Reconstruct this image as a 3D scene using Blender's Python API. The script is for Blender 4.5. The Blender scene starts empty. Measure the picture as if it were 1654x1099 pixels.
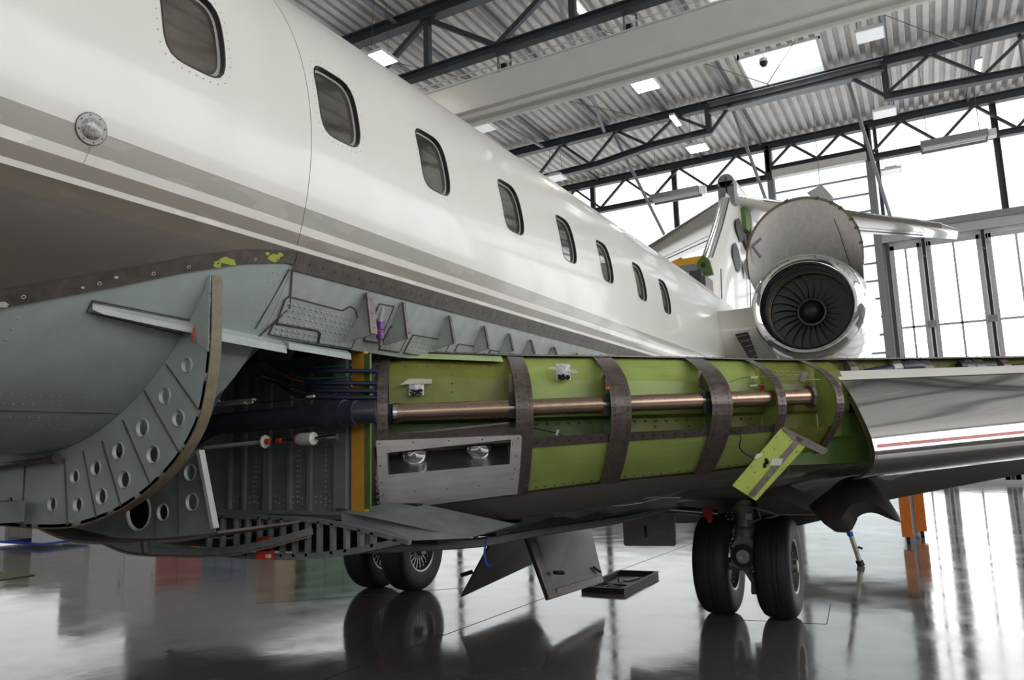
import bpy, bmesh, math, random
from mathutils import Vector, Matrix
random.seed(7)
S = bpy.context.scene
C = S.collection
R_ = math.radians
V = Vector

# ------------------------------------------------------------------ camera
cam_data = bpy.data.cameras.new('camera')
cam_data.sensor_width = 36.0
cam_data.lens = 1200.0 / 1654.0 * 36.0
cam_data.clip_end = 200
cam = bpy.data.objects.new('camera', cam_data)
C.objects.link(cam)
m = Matrix(((0.87346069, 0.0967864, 0.47717798, 0), (0.4859902, -0.1135975, -0.86655013, 0),
            (-0.02966404, 0.9888013, -0.14626019, 1.58), (0, 0, 0, 1)))
cam.matrix_world = m
S.camera = cam
# ------------------------------------------------------------------ world + exposure
w = bpy.data.worlds.new('world'); S.world = w; w.use_nodes = True
w.node_tree.nodes['Background'].inputs[0].default_value = (0.85, 0.93, 1, 1)
w.node_tree.nodes['Background'].inputs[1].default_value = 1.0
S.view_settings.view_transform = 'Standard'
S.view_settings.look = 'None'
S.view_settings.exposure = 0.07
S.view_settings.gamma = 1.0
S.view_settings.use_curve_mapping = False
DAY = 2.6        # daylight coming through the far translucent wall
SIDE = 4.0       # daylight through the side wall
FRONT = 2.0      # daylight through the window band behind the camera
LAMP = 22.0

# ------------------------------------------------------------------ materials
MATS = {}
def mat(name, col, rough=0.5, metal=0.0, noise=0.0, scale=8.0, coat=0.0, bump=0.0, bscale=60.0, emit=None, estr=0.0,
        streak=None, spec=0.5, rnoise=0.0):
    if name in MATS: return MATS[name]
    mt = bpy.data.materials.new(name); mt.use_nodes = True
    nt = mt.node_tree; b = nt.nodes['Principled BSDF']
    b.inputs['Roughness'].default_value = rough
    b.inputs['Metallic'].default_value = metal
    b.inputs['Coat Weight'].default_value = coat
    b.inputs['Coat Roughness'].default_value = 0.07
    b.inputs['Specular IOR Level'].default_value = spec
    b.inputs['Base Color'].default_value = (*col, 1)
    tc = nt.nodes.new('ShaderNodeTexCoord')
    if noise > 0 or rnoise > 0:
        n = nt.nodes.new('ShaderNodeTexNoise'); n.inputs['Scale'].default_value = scale
        n.inputs['Detail'].default_value = 6; n.inputs['Roughness'].default_value = 0.6
        if streak:
            mp = nt.nodes.new('ShaderNodeMapping'); mp.inputs['Scale'].default_value = streak
            nt.links.new(tc.outputs['Object'], mp.inputs[0]); nt.links.new(mp.outputs[0], n.inputs['Vector'])
        else:
            nt.links.new(tc.outputs['Object'], n.inputs['Vector'])
        if noise > 0:
            r = nt.nodes.new('ShaderNodeValToRGB')
            r.color_ramp.elements[0].position = 0.3; r.color_ramp.elements[1].position = 0.7
            r.color_ramp.elements[0].color = (*[c * (1 - noise) for c in col], 1)
            r.color_ramp.elements[1].color = (*[min(1, c * (1 + noise)) for c in col], 1)
            nt.links.new(n.outputs['Fac'], r.inputs[0]); nt.links.new(r.outputs[0], b.inputs['Base Color'])
        if rnoise > 0:
            mr = nt.nodes.new('ShaderNodeMapRange')
            mr.inputs['To Min'].default_value = max(0, rough - rnoise); mr.inputs['To Max'].default_value = rough + rnoise
            nt.links.new(n.outputs['Fac'], mr.inputs[0]); nt.links.new(mr.outputs[0], b.inputs['Roughness'])
    if bump > 0:
        n2 = nt.nodes.new('ShaderNodeTexNoise'); n2.inputs['Scale'].default_value = bscale; n2.inputs['Detail'].default_value = 3
        nt.links.new(tc.outputs['Object'], n2.inputs['Vector'])
        bp = nt.nodes.new('ShaderNodeBump'); bp.inputs['Strength'].default_value = bump; bp.inputs['Distance'].default_value = 0.01
        nt.links.new(n2.outputs['Fac'], bp.inputs['Height']); nt.links.new(bp.outputs[0], b.inputs['Normal'])
    if emit:
        b.inputs['Emission Color'].default_value = (*emit, 1)
        b.inputs['Emission Strength'].default_value = estr
    MATS[name] = mt
    return mt

def ramp_z(name, stops, rough, coat, zlo, zhi, noise=0.06):
    """paint whose colour changes in painted stripes at fixed heights of the fuselage"""
    mt = mat(name, (0.8, 0.8, 0.8), rough, coat=coat)
    nt = mt.node_tree; b = nt.nodes['Principled BSDF']
    tc = nt.nodes.new('ShaderNodeTexCoord'); sp = nt.nodes.new('ShaderNodeSeparateXYZ')
    nt.links.new(tc.outputs['Object'], sp.inputs[0])
    mr = nt.nodes.new('ShaderNodeMapRange'); mr.inputs['From Min'].default_value = zlo; mr.inputs['From Max'].default_value = zhi
    nt.links.new(sp.outputs['Z'], mr.inputs[0])
    r = nt.nodes.new('ShaderNodeValToRGB'); r.color_ramp.interpolation = 'CONSTANT'
    e = r.color_ramp.elements
    while len(e) > 1: e.remove(e[-1])
    for i, (z, c) in enumerate(stops):
        p = (z - zlo) / (zhi - zlo)
        el = e[0] if i == 0 else e.new(p)
        el.position = max(0, p); el.color = (*c, 1)
    nt.links.new(mr.outputs[0], r.inputs[0])
    n = nt.nodes.new('ShaderNodeTexNoise'); n.inputs['Scale'].default_value = 1.4; n.inputs['Detail'].default_value = 5
    mp = nt.nodes.new('ShaderNodeMapping'); mp.inputs['Scale'].default_value = (1.0, 3.0, 0.7)
    nt.links.new(tc.outputs['Object'], mp.inputs[0]); nt.links.new(mp.outputs[0], n.inputs['Vector'])
    m2 = nt.nodes.new('ShaderNodeMapRange'); m2.inputs['To Min'].default_value = 1 - noise; m2.inputs['To Max'].default_value = 1 + noise
    nt.links.new(n.outputs['Fac'], m2.inputs[0])
    mx = nt.nodes.new('ShaderNodeVectorMath'); mx.operation = 'SCALE'
    nt.links.new(r.outputs[0], mx.inputs[0]); nt.links.new(m2.outputs[0], mx.inputs['Scale'])
    n3 = nt.nodes.new('ShaderNodeTexNoise'); n3.inputs['Scale'].default_value = 5.0; n3.inputs['Detail'].default_value = 2
    mp3 = nt.nodes.new('ShaderNodeMapping'); mp3.inputs['Scale'].default_value = (1.0, 0.7, 2.6)
    nt.links.new(tc.outputs['Object'], mp3.inputs[0]); nt.links.new(mp3.outputs[0], n3.inputs['Vector'])
    th = nt.nodes.new('ShaderNodeMapRange'); th.inputs['From Min'].default_value = 0.60; th.inputs['From Max'].default_value = 0.61
    th.inputs['To Min'].default_value = 1.0; th.inputs['To Max'].default_value = 1.13
    nt.links.new(n3.outputs['Fac'], th.inputs[0])
    mx2 = nt.nodes.new('ShaderNodeVectorMath'); mx2.operation = 'SCALE'
    zlt = nt.nodes.new('ShaderNodeMapRange'); zlt.inputs['From Min'].default_value = 2.664; zlt.inputs['From Max'].default_value = 2.668
    nt.links.new(sp.outputs['Z'], zlt.inputs[0])
    mm = nt.nodes.new('ShaderNodeMix'); nt.links.new(zlt.outputs[0], mm.inputs[0]); nt.links.new(th.outputs[0], mm.inputs[2]); mm.inputs[3].default_value = 1.0
    nt.links.new(mx.outputs[0], mx2.inputs[0]); nt.links.new(mm.outputs[0], mx2.inputs['Scale'])
    nt.links.new(mx2.outputs[0], b.inputs['Base Color'])
    return mt

WHITE = (0.78, 0.745, 0.685)
M_paint = ramp_z('fuselage_paint', [(0.0, (0.105, 0.085, 0.072)), (2.425, (0.125, 0.10, 0.07)), (2.485, (0.74, 0.71, 0.65)),
                 (2.507, (0.27, 0.235, 0.195)), (2.558, (0.74, 0.71, 0.65)), (2.592, (0.39, 0.36, 0.315)), (2.668, WHITE)], 0.30, 0.4, 2.0, 3.0)
M_white = mat('white_paint', WHITE, 0.22, coat=0.6, noise=0.03, scale=2)
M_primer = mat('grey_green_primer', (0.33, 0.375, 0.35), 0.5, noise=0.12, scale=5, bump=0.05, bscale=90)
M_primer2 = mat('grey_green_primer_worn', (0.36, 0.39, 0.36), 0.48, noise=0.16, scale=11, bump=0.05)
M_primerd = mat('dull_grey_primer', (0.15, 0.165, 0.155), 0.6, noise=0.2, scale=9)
M_brown = mat('brown_sealed_strip', (0.085, 0.07, 0.058), 0.45, noise=0.35, scale=20, bump=0.1)
M_tanedge = mat('tan_edge_strip', (0.16, 0.125, 0.075), 0.5, noise=0.25, scale=20)
M_olive = mat('olive_primer', (0.19, 0.20, 0.035), 0.42, noise=0.22, scale=5)
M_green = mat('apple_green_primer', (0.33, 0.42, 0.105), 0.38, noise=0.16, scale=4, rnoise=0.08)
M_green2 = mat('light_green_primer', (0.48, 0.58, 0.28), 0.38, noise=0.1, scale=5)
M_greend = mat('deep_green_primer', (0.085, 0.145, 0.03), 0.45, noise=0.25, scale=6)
M_limec = mat('chartreuse_primer', (0.36, 0.42, 0.06), 0.45, noise=0.12, scale=9)
M_yellow = mat('ochre_primer', (0.55, 0.27, 0.03), 0.5, noise=0.15, scale=6)
M_rib = mat('brown_grey_rib_flange', (0.135, 0.108, 0.095), 0.34, metal=0.35, noise=0.3, scale=22, rnoise=0.1)
M_dark = mat('dark_rivet', (0.012, 0.010, 0.009), 0.5)
M_brass = mat('worn_rivet_head', (0.22, 0.20, 0.11), 0.35, metal=0.6)
M_chrome = mat('polished_aluminium', (0.86, 0.85, 0.84), 0.07, metal=1.0, rnoise=0.03, scale=3)
M_slat = mat('polished_leading_edge', (0.60, 0.59, 0.575), 0.09, metal=1.0, rnoise=0.04, scale=5, bump=0.02, bscale=5)
M_alu = mat('bare_aluminium_panel', (0.72, 0.675, 0.645), 0.48, metal=0.4, noise=0.12, scale=7, streak=(1, 1, 6))
M_duct = mat('heat_tinted_duct', (0.42, 0.30, 0.22), 0.28, metal=0.9, noise=0.15, scale=5, rnoise=0.05)
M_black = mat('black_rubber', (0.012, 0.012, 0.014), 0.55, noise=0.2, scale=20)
M_tyre = mat('tyre_rubber', (0.018, 0.018, 0.02), 0.6, noise=0.2, scale=30, bump=0.08)
M_hub = mat('wheel_hub_metal', (0.28, 0.26, 0.24), 0.4, metal=0.7, noise=0.15)
M_gear = mat('taupe_gear_paint', (0.30, 0.265, 0.23), 0.4, noise=0.15, scale=12, coat=0.2)
M_steel = mat('bright_steel', (0.55, 0.54, 0.52), 0.22, metal=1.0)
M_red = mat('red_paint', (0.5, 0.03, 0.02), 0.45)
M_orange = mat('orange_paint', (0.72, 0.20, 0.02), 0.45, noise=0.1)
M_hose = mat('navy_duct_sleeve', (0.028, 0.03, 0.045), 0.38, noise=0.25, scale=14)
M_cable = mat('navy_cable', (0.012, 0.018, 0.045), 0.45)
M_cgreen = mat('green_cable', (0.01, 0.12, 0.05), 0.45)
M_purple = mat('purple_sleeve', (0.16, 0.01, 0.24), 0.35)
M_cream = mat('cream_plastic', (0.55, 0.55, 0.48), 0.3, noise=0.06)
M_tape = mat('masking_tape', (0.55, 0.52, 0.42), 0.55, noise=0.1)
M_bag = mat('clear_plastic_bag', (0.55, 0.55, 0.56), 0.15, noise=0.4, scale=60, bump=0.8, bscale=40)
M_trussd = mat('dark_grey_steel', (0.045, 0.050, 0.058), 0.45, noise=0.1)
M_trussl = mat('mid_grey_steel', (0.22, 0.225, 0.24), 0.45, noise=0.08)
M_crane = mat('crane_cream_grey_paint', (0.68, 0.655, 0.61), 0.4, noise=0.04, scale=2)
M_lower = mat('dark_taupe_lower_paint', (0.11, 0.095, 0.085), 0.16, coat=0.7, noise=0.12, scale=4)
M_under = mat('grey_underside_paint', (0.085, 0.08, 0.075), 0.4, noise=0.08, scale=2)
M_door = mat('gear_door_paint', (0.055, 0.048, 0.042), 0.4, coat=0.0, noise=0.15, scale=6)
M_blue = mat('blue_plastic', (0.02, 0.07, 0.45), 0.4)
M_pane = mat('cabin_window_pane', (0.085, 0.072, 0.058), 0.06, coat=1.0, noise=0.6, scale=2.2, spec=0.7)
M_rub = mat('window_rubber', (0.02, 0.018, 0.016), 0.4)
M_rim = mat('window_inner_rim', (0.42, 0.41, 0.38), 0.3)
M_wallgrey = mat('grey_cladding', (0.42, 0.42, 0.42), 0.6, noise=0.05)
M_cab = mat('off_white_cabinet', (0.72, 0.70, 0.68), 0.5)
M_fan = mat('fan_blade_metal', (0.24, 0.24, 0.25), 0.3, metal=0.5)
M_fandark = mat('intake_dark', (0.02, 0.02, 0.022), 0.4, metal=0.3)
M_liner = mat('intake_liner', (0.13, 0.12, 0.11), 0.4, metal=0.3, noise=0.1)

def emis(name, col, s, lines=None, rail=None):
    mt = bpy.data.materials.new(name); mt.use_nodes = True; nt = mt.node_tree
    b = nt.nodes['Principled BSDF']
    b.inputs['Base Color'].default_value = (0.8, 0.82, 0.84, 1); b.inputs['Roughness'].default_value = 0.5
    b.inputs['Emission Color'].default_value = (*col, 1); b.inputs['Emission Strength'].default_value = s
    if lines:   # ribs of the translucent sheet
        tc = nt.nodes.new('ShaderNodeTexCoord'); wv = nt.nodes.new('ShaderNodeTexWave')
        wv.wave_type = 'BANDS'; wv.bands_direction = lines[0]; wv.inputs['Scale'].default_value = lines[1]
        wv.inputs['Distortion'].default_value = lines[3]
        nt.links.new(tc.outputs['Object'], wv.inputs['Vector'])
        r = nt.nodes.new('ShaderNodeMapRange'); r.inputs['To Min'].default_value = s * lines[2]; r.inputs['To Max'].default_value = s
        nt.links.new(wv.outputs['Fac'], r.inputs[0]); nt.links.new(r.outputs[0], b.inputs['Emission Strength'])
    MATS[name] = mt; return mt
M_day = emis('daylit_translucent_sheet', (0.95, 0.99, 1.0), DAY * 0.55, ('X', 3.0, 0.78, 0.6))
M_dayroller = emis('daylit_roller_slats', (0.88, 0.97, 1.0), DAY * 0.42, ('Z', 5.0, 0.8, 0.0))
M_dayglass = emis('daylit_glazing', (0.97, 0.985, 1.0), DAY * 1.1)
M_dayside = emis('daylit_side_sheet', (0.95, 0.97, 1.0), SIDE, ('Y', 1.0, 0.8, 0.5))
M_dayfront = emis('daylit_front_band', (0.97, 0.98, 1.0), FRONT)
M_sky = emis('skylight_dome', (0.86, 0.95, 1.0), 2.4)
M_lamp = emis('lamp_diffuser_lit', (1.0, 0.95, 0.82), LAMP)
M_lampo = emis('lamp_diffuser_dim', (1.0, 1.0, 1.0), 0.28)
M_tube = emis('tube_lamp', (0.9, 1.0, 0.98), 6.0)

def floor_mat():
    mt = bpy.data.materials.new('polished_epoxy_floor'); mt.use_nodes = True; nt = mt.node_tree
    b = nt.nodes['Principled BSDF']; tc = nt.nodes.new('ShaderNodeTexCoord')
    n = nt.nodes.new('ShaderNodeTexNoise'); n.inputs['Scale'].default_value = 0.9; n.inputs['Detail'].default_value = 8; n.inputs['Roughness'].default_value = 0.65
    nt.links.new(tc.outputs['Object'], n.inputs['Vector'])
    r = nt.nodes.new('ShaderNodeValToRGB')
    r.color_ramp.elements[0].position = 0.3; r.color_ramp.elements[0].color = (0.105, 0.095, 0.083, 1)
    r.color_ramp.elements[1].position = 0.72; r.color_ramp.elements[1].color = (0.155, 0.142, 0.125, 1)
    nt.links.new(n.outputs['Fac'], r.inputs[0]); nt.links.new(r.outputs[0], b.inputs['Base Color'])
    n3 = nt.nodes.new('ShaderNodeTexNoise'); n3.inputs['Scale'].default_value = 2.2; n3.inputs['Detail'].default_value = 8
    nt.links.new(tc.outputs['Object'], n3.inputs['Vector'])
    mr = nt.nodes.new('ShaderNodeMapRange'); mr.inputs['From Min'].default_value = 0.3; mr.inputs['From Max'].default_value = 0.75
    mr.inputs['To Min'].default_value = 0.05; mr.inputs['To Max'].default_value = 0.16
    nt.links.new(n3.outputs['Fac'], mr.inputs[0]); nt.links.new(mr.outputs[0], b.inputs['Roughness'])
    n2 = nt.nodes.new('ShaderNodeTexNoise'); n2.inputs['Scale'].default_value = 1.6; n2.inputs['Detail'].default_value = 4
    nt.links.new(tc.outputs['Object'], n2.inputs['Vector'])
    bp = nt.nodes.new('ShaderNodeBump'); bp.inputs['Strength'].default_value = 0.10; bp.inputs['Distance'].default_value = 0.02
    nt.links.new(n2.outputs['Fac'], bp.inputs['Height']); nt.links.new(bp.outputs[0], b.inputs['Normal'])
    b.inputs['IOR'].default_value = 1.6
    return mt
M_floor = floor_mat()
M_joint = mat('floor_joint_filler', (0.03, 0.028, 0.025), 0.5)
M_deck = mat('galvanised_roof_deck', (0.68, 0.655, 0.63), 0.55, metal=0.0, noise=0.1, scale=1.5)

# ------------------------------------------------------------------ mesh builder
class MB:
    def __init__(s): s.v = []; s.f = []; s.mi = []; s.mats = []; s.cur = 0; s.nrm = None
    def mt(s, m):
        if m not in s.mats: s.mats.append(m)
        s.cur = s.mats.index(m); return s
    def face(s, *idx): s.f.append(idx); s.mi.append(s.cur)
    def add(s, vs, fs):
        o = len(s.v); s.v += [tuple(q) for q in vs]
        for f in fs: s.f.append(tuple(i + o for i in f)); s.mi.append(s.cur)
    def box(s, lo, hi):
        (a, b, c), (d, e, f) = lo, hi
        s.add([(a, b, c), (d, b, c), (d, e, c), (a, e, c), (a, b, f), (d, b, f), (d, e, f), (a, e, f)],
              [(0, 3, 2, 1), (4, 5, 6, 7), (0, 1, 5, 4), (1, 2, 6, 5), (2, 3, 7, 6), (3, 0, 4, 7)])
        return s
    def beam(s, p, q, w, h, up=(0, 0, 1)):
        p, q = V(p), V(q); d = (q - p).normalized(); up = V(up)
        if abs(d.dot(up)) > 0.98: up = V((0, 1, 0))
        x = d.cross(up).normalized(); z = x.cross(d).normalized()
        vs = []
        for c in (p, q):
            for a, b in ((-1, -1), (1, -1), (1, 1), (-1, 1)): vs.append(c + x * a * w / 2 + z * b * h / 2)
        s.add(vs, [(0, 3, 2, 1), (4, 5, 6, 7), (0, 1, 5, 4), (1, 2, 6, 5), (2, 3, 7, 6), (3, 0, 4, 7)])
        return s
    def ibeam(s, p, q, w, h, t=0.02, up=(0, 0, 1)):
        p, q = V(p), V(q); u = V(up)
        s.beam(p + u * (h / 2 - t / 2), q + u * (h / 2 - t / 2), w, t, up)
        s.beam(p - u * (h / 2 - t / 2), q - u * (h / 2 - t / 2), w, t, up)
        s.beam(p, q, t, h - 2 * t, up); return s
    def tube(s, pts, r, n=12, cap=True):
        pts = [V(p) for p in pts]; rs = r if isinstance(r, (list, tuple)) else [r] * len(pts)
        o = len(s.v); prev = None
        for i, p in enumerate(pts):
            d = (pts[min(i + 1, len(pts) - 1)] - pts[max(i - 1, 0)]).normalized()
            if prev is None:
                a = V((0, 0, 1)) if abs(d.z) < 0.9 else V((1, 0, 0))
                x = d.cross(a).normalized()
            else:
                x = (prev - d * prev.dot(d)).normalized()
            prev = x; y = d.cross(x)
            for k in range(n):
                a = 2 * math.pi * k / n
                s.v.append(tuple(p + (x * math.cos(a) + y * math.sin(a)) * rs[i]))
        for i in range(len(pts) - 1):
            for k in range(n):
                a, b = o + i * n + k, o + i * n + (k + 1) % n
                s.face(a, b, b + n, a + n)
        if cap:
            s.face(*[o + k for k in range(n)][::-1]); s.face(*[o + (len(pts) - 1) * n + k for k in range(n)])
        return s
    def lathe(s, c, axis, prof, n=48, closed=False, a0=0.0, a1=2 * math.pi, ref=None):
        """prof: (distance along axis, radius)"""
        c = V(c); d = V(axis).normalized()
        a = V(ref) if ref else (V((0, 0, 1)) if abs(d.z) < 0.9 else V((1, 0, 0)))
        x = (a - d * a.dot(d)).normalized(); y = d.cross(x)
        full = abs(a1 - a0 - 2 * math.pi) < 1e-6; nn = n if full else n + 1
        o = len(s.v)
        for (t, r) in prof:
            for k in range(nn):
                an = a0 + (a1 - a0) * k / n
                s.v.append(tuple(c + d * t + (x * math.cos(an) + y * math.sin(an)) * r))
        for i in range(len(prof) - 1):
            for k in range(n):
                p, q = o + i * nn + k, o + i * nn + ((k + 1) % nn)
                s.face(p, q, q + nn, p + nn)
        return s
    def prism(s, poly, ext, cap=True):
        """poly: 3-D points of a flat outline, ext: extrusion vector"""
        n = len(poly); e = V(ext); vs = [V(p) for p in poly] + [V(p) + e for p in poly]
        fs = [(i, (i + 1) % n, n + (i + 1) % n, n + i) for i in range(n)]
        if cap: fs += [tuple(range(n))[::-1], tuple(range(n, 2 * n))]
        s.add(vs, fs); return s
    def grid(s, rows, thick=None):
        """rows of equal length of points; thick: vector or None"""
        o = len(s.v); R, Cn = len(rows), len(rows[0])
        for r in rows: s.v += [tuple(p) for p in r]
        for i in range(R - 1):
            for j in range(Cn - 1):
                a = o + i * Cn + j; s.face(a, a + 1, a + Cn + 1, a + Cn)
        if thick is not None:
            t = V(thick); o2 = len(s.v)
            for r in rows: s.v += [tuple(V(p) + t) for p in r]
            for i in range(R - 1):
                for j in range(Cn - 1):
                    a = o2 + i * Cn + j; s.face(a, a + Cn, a + Cn + 1, a + 1)
            ring = [j for j in range(Cn)] + [i * Cn + Cn - 1 for i in range(1, R)] + [(R - 1) * Cn + j for j in range(Cn - 2, -1, -1)] + [i * Cn for i in range(R - 2, 0, -1)]
            for a, b in zip(ring, ring[1:] + ring[:1]): s.face(o + b, o + a, o2 + a, o2 + b)
        return s
    def disc(s, c, nrm, r, h=0.0, n=8):
        c = V(c); d = V(nrm).normalized(); a = V((0, 0, 1)) if abs(d.z) < 0.9 else V((1, 0, 0))
        x = d.cross(a).normalized(); y = d.cross(x); o = len(s.v)
        for k in range(n):
            an = 2 * math.pi * k / n
            s.v.append(tuple(c + (x * math.cos(an) + y * math.sin(an)) * r + d * 0.0008))
        if h > 0:
            s.v.append(tuple(c + d * h))
            for k in range(n): s.face(o + k, o + (k + 1) % n, o + n)
        else: s.face(*range(o, o + n))
        return s
    def build(s, name, material=None, parent=None, smooth=False, auto=40):
        if s.nrm:   # faces turned to agree with the analytic normals
            for i, f in enumerate(s.f):
                if max(f) >= len(s.nrm): continue
                a, b, c = V(s.v[f[0]]), V(s.v[f[1]]), V(s.v[f[2]])
                if (b - a).cross(c - a).dot(V(s.nrm[f[0]])) < 0: s.f[i] = tuple(f[::-1])
        me = bpy.data.meshes.new(name); me.from_pydata(s.v, [], s.f)
        if s.mats:
            for mm in s.mats: me.materials.append(mm)
            me.polygons.foreach_set('material_index', s.mi)
        else: me.materials.append(material)
        me.update()
        if smooth:
            me.polygons.foreach_set('use_smooth', [True] * len(me.polygons))
            if s.nrm and len(s.nrm) == len(s.v): me.normals_split_custom_set_from_vertices([tuple(q) for q in s.nrm])
            elif auto: me.set_sharp_from_angle(angle=R_(auto))
        o = bpy.data.objects.new(name, me); C.objects.link(o)
        if parent: o.parent = parent; 
        return o
def tag(o, label=None, cat=None, group=None, kind=None):
    if label: o['label'] = label
    if cat: o['category'] = cat
    if group: o['group'] = group
    if kind: o['kind'] = kind
    return o
def empty(name, loc=(0, 0, 0)):
    o = bpy.data.objects.new(name, None); o.empty_display_size = 0.2; C.objects.link(o); o.location = loc; return o
def kids(o): return [c for c in bpy.data.objects if c.parent == o]
def clone(o, delta, parent=None):
    c = o.copy(); C.objects.link(c)
    if parent: c.parent = parent
    else: c.location = V(o.location) + V(delta)
    for ch in kids(o):
        if ch != c: clone(ch, (0, 0, 0), c)
    return c
def interp(tab, x):
    if x <= tab[0][0]: return tab[0][1]
    for (a, b), (c, d) in zip(tab, tab[1:]):
        if x <= c: return b + (d - b) * (x - a) / (c - a)
    return tab[-1][1]

# =================================================================== THE HANGAR
XL, XR, YF, YB, ZR = -21.0, 15.0, -13.0, 29.9, 13.35
tag(MB().box((XL, YF, -0.3), (XR, YB, 0)).build('floor', M_floor), kind='structure')
jt = MB()
def jline(p, q): jt.beam((p[0], p[1], 0.0005), (q[0], q[1], 0.0005), 0.008, 0.003)
jline((-4.05, 2.0), (-3.4, 14)); jline((-1.72, 7.09), (-0.93, 7.2)); jline((-0.93, 7.2), (-0.99, 8.06)); jline((-6.6, 6.0), (-4.9, 7.6))
tag(jt.build('trim_1', M_joint), kind='structure')
# roof deck, corrugated along the length of the hangar
rows = []; x = XL; pr = []
while x < XR + 0.3:
    pr += [(x, ZR), (x + 0.13, ZR), (x + 0.17, ZR + 0.13), (x + 0.27, ZR + 0.13)]; x += 0.31
dk = MB()
for Y0, Y1 in ((YF, 17.0), (18.9, 22.3), (24.85, YB)):
    dk.grid([[(a, Y0, z) for a, z in pr], [(a, Y1, z) for a, z in pr]])
for Y0, Y1 in ((17.0, 18.9), (22.3, 24.85)):
    for lo, hi in ((XL, -4.0), (-1.7, XR + 1)):
        q = [(a, z) for a, z in pr if lo - 0.15 <= a <= hi]
        dk.grid([[(a, Y0, z) for a, z in q], [(a, Y1, z) for a, z in q]])
tag(dk.build('ceiling', M_deck), kind='structure')
for i, (y0, y1) in enumerate(((22.3, 24.85), (17.0, 18.9))):
    k = empty('skylight', (-2.85, (y0 + y1) / 2, 13.5))
    tag(k, ['bright roof skylight dome beyond the crane girder, above the small camera', 'bright roof skylight mostly hidden above the crane girder'][i], 'skylight', kind='structure')
    f = MB(); z0, z1 = ZR - 0.05, ZR + 0.75
    a, b = y0 - (y0 + y1) / 2, y1 - (y0 + y1) / 2
    for lo, hi in (((-1.2, a, z0 - 13.5), (-1.14, b, z1 - 13.5)), ((1.14, a, z0 - 13.5), (1.2, b, z1 - 13.5)), ((-1.2, a, z0 - 13.5), (1.2, a + .06, z1 - 13.5)), ((-1.2, b - .06, z0 - 13.5), (1.2, b, z1 - 13.5))):
        f.box(lo, hi)
    f.build('curb', M_cab, k)
    MB().box((-1.14, a + .06, z1 - 13.55), (1.14, b - .06, z1 - 13.5)).build('dome', M_sky, k)

# back wall: translucent sheets, door leaves
wb = MB()
wb.box((XL, YB, 0), (XR, YB + 0.1, 13.6))
tag(wb.build('wall_back', M_wallgrey), kind='structure')
tw = MB().box((XL, YB - 0.06, 9.3), (-4.5, YB - 0.01, 13.3)).box((-1.0, YB - 0.06, 9.3), (XR, YB - 0.01, 13.3)).box((-4.5, YB - 0.06, 12.05), (-1.0, YB - 0.01, 13.3)).box((XL, YB - 0.06, 2.6), (-4.5, YB - 0.01, 9.3))
tag(tw.build('window_1', M_day), kind='structure')
col_m = MB()
COLS = [-19.4, -15.7, -12.0, -8.3]
def column(x, z0, z1, w=0.2):
    o = tag(MB().ibeam((x, YB - 0.25, z0), (x, YB - 0.25, z1), w, 0.2, 0.03, (1, 0, 0)).build('trim_2', M_trussd), kind='structure')
for x in COLS: column(x, 0, 13.2, 0.16)
for x in (3.05, 6.8, 10.5): column(x, 9.2, 13.2, 0.16)
for x, wd in ((-4.45, 0.24), (-0.92, 0.26)):
    tag(MB().box((x - wd / 2, YB - 0.45, 0), (x + wd / 2, YB - 0.08, 13.0)).build('trim_3', M_trussl), kind='structure')
tag(MB().box((-0.72, YB - 0.35, 0), (-0.6, YB - 0.1, 13.0)).build('trim_3', M_trussd), kind='structure')
# roller door between the two grey columns
rd = empty('door_1', (-2.7, YB - 0.3, 0)); tag(rd, kind='structure')
p = MB(); z = 0.0
while z < 11.6:
    p.box((-1.6, 0, z + 0.04), (1.65, 0.06, min(z + 0.62, 11.78))); z += 0.66
p.build('slat_panel', M_dayroller, rd)
fr = MB(); z = 0.0
while z < 11.7: fr.box((-1.6, -0.01, z), (1.65, 0.07, z + 0.04)); z += 0.66
fr.build('section_joint', M_trussl, rd)
MB().box((-1.65, -0.3, 11.78), (1.7, 0.1, 12.08)).build('roller_box', M_crane, rd)
# big sliding door leaves on the right
hd = MB().box((-0.9, YB - 0.5, 8.93), (XR, YB - 0.1, 9.16))
tag(hd.build('trim_4', M_trussl), kind='structure')
tag(MB().box((-0.9, YB - 0.42, 8.6), (XR, YB - 0.1, 8.93)).build('trim_5', M_wallgrey), kind='structure')
leaves = [(-1.25, 0.42), (0.58, 2.22), (2.38, 4.1), (4.26, 5.98), (6.14, 7.86), (8.02, 9.74), (9.9, 11.6), (11.76, 13.5)]
for i, (a, b) in enumerate(leaves):
    a = max(a, -0.58)
    d = empty('door_%d' % (i + 2), ((a + b) / 2, YB - 0.25, 0)); tag(d, kind='structure')
    h = (b - a) / 2; f = MB()
    f.box((-h, -0.06, 0.1), (-h + 0.14, 0.06, 8.45)).box((h - 0.14, -0.06, 0.1), (h, 0.06, 8.45)).box((-h, -0.06, 0.1), (h, 0.06, 0.35)).box((-h, -0.06, 8.3), (h, 0.06, 8.45))
    f.box((-h, -0.03, 5.42), (h, 0.03, 5.5)).box((-0.035, -0.03, 0.3), (0.035, 0.03, 8.4))
    f.build('leaf_frame', M_wallgrey, d)
    MB().box((-h + 0.1, 0.02, 0.3), (h - 0.1, 0.05, 8.35)).build('pane', M_dayglass, d)
    if i > 0:
        g = MB().box((-h - 0.13, -0.02, 0.1), (-h - 0.03, 0.05, 8.6)); g.build('seal', M_black, d)
        MB().box((-h - 0.2, -0.1, 5.38), (-h + 0.04, -0.06, 5.62)).tube([(-h - 0.2, -.1, 8.5), (-h - 0.2, -.12, 8.1), (-h - 0.08, -.12, 7.9), (-h + 0.05, -.12, 8.1), (-h + 0.05, -.1, 8.5)], 0.012, 6).build('hinge', M_trussl, d)
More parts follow.
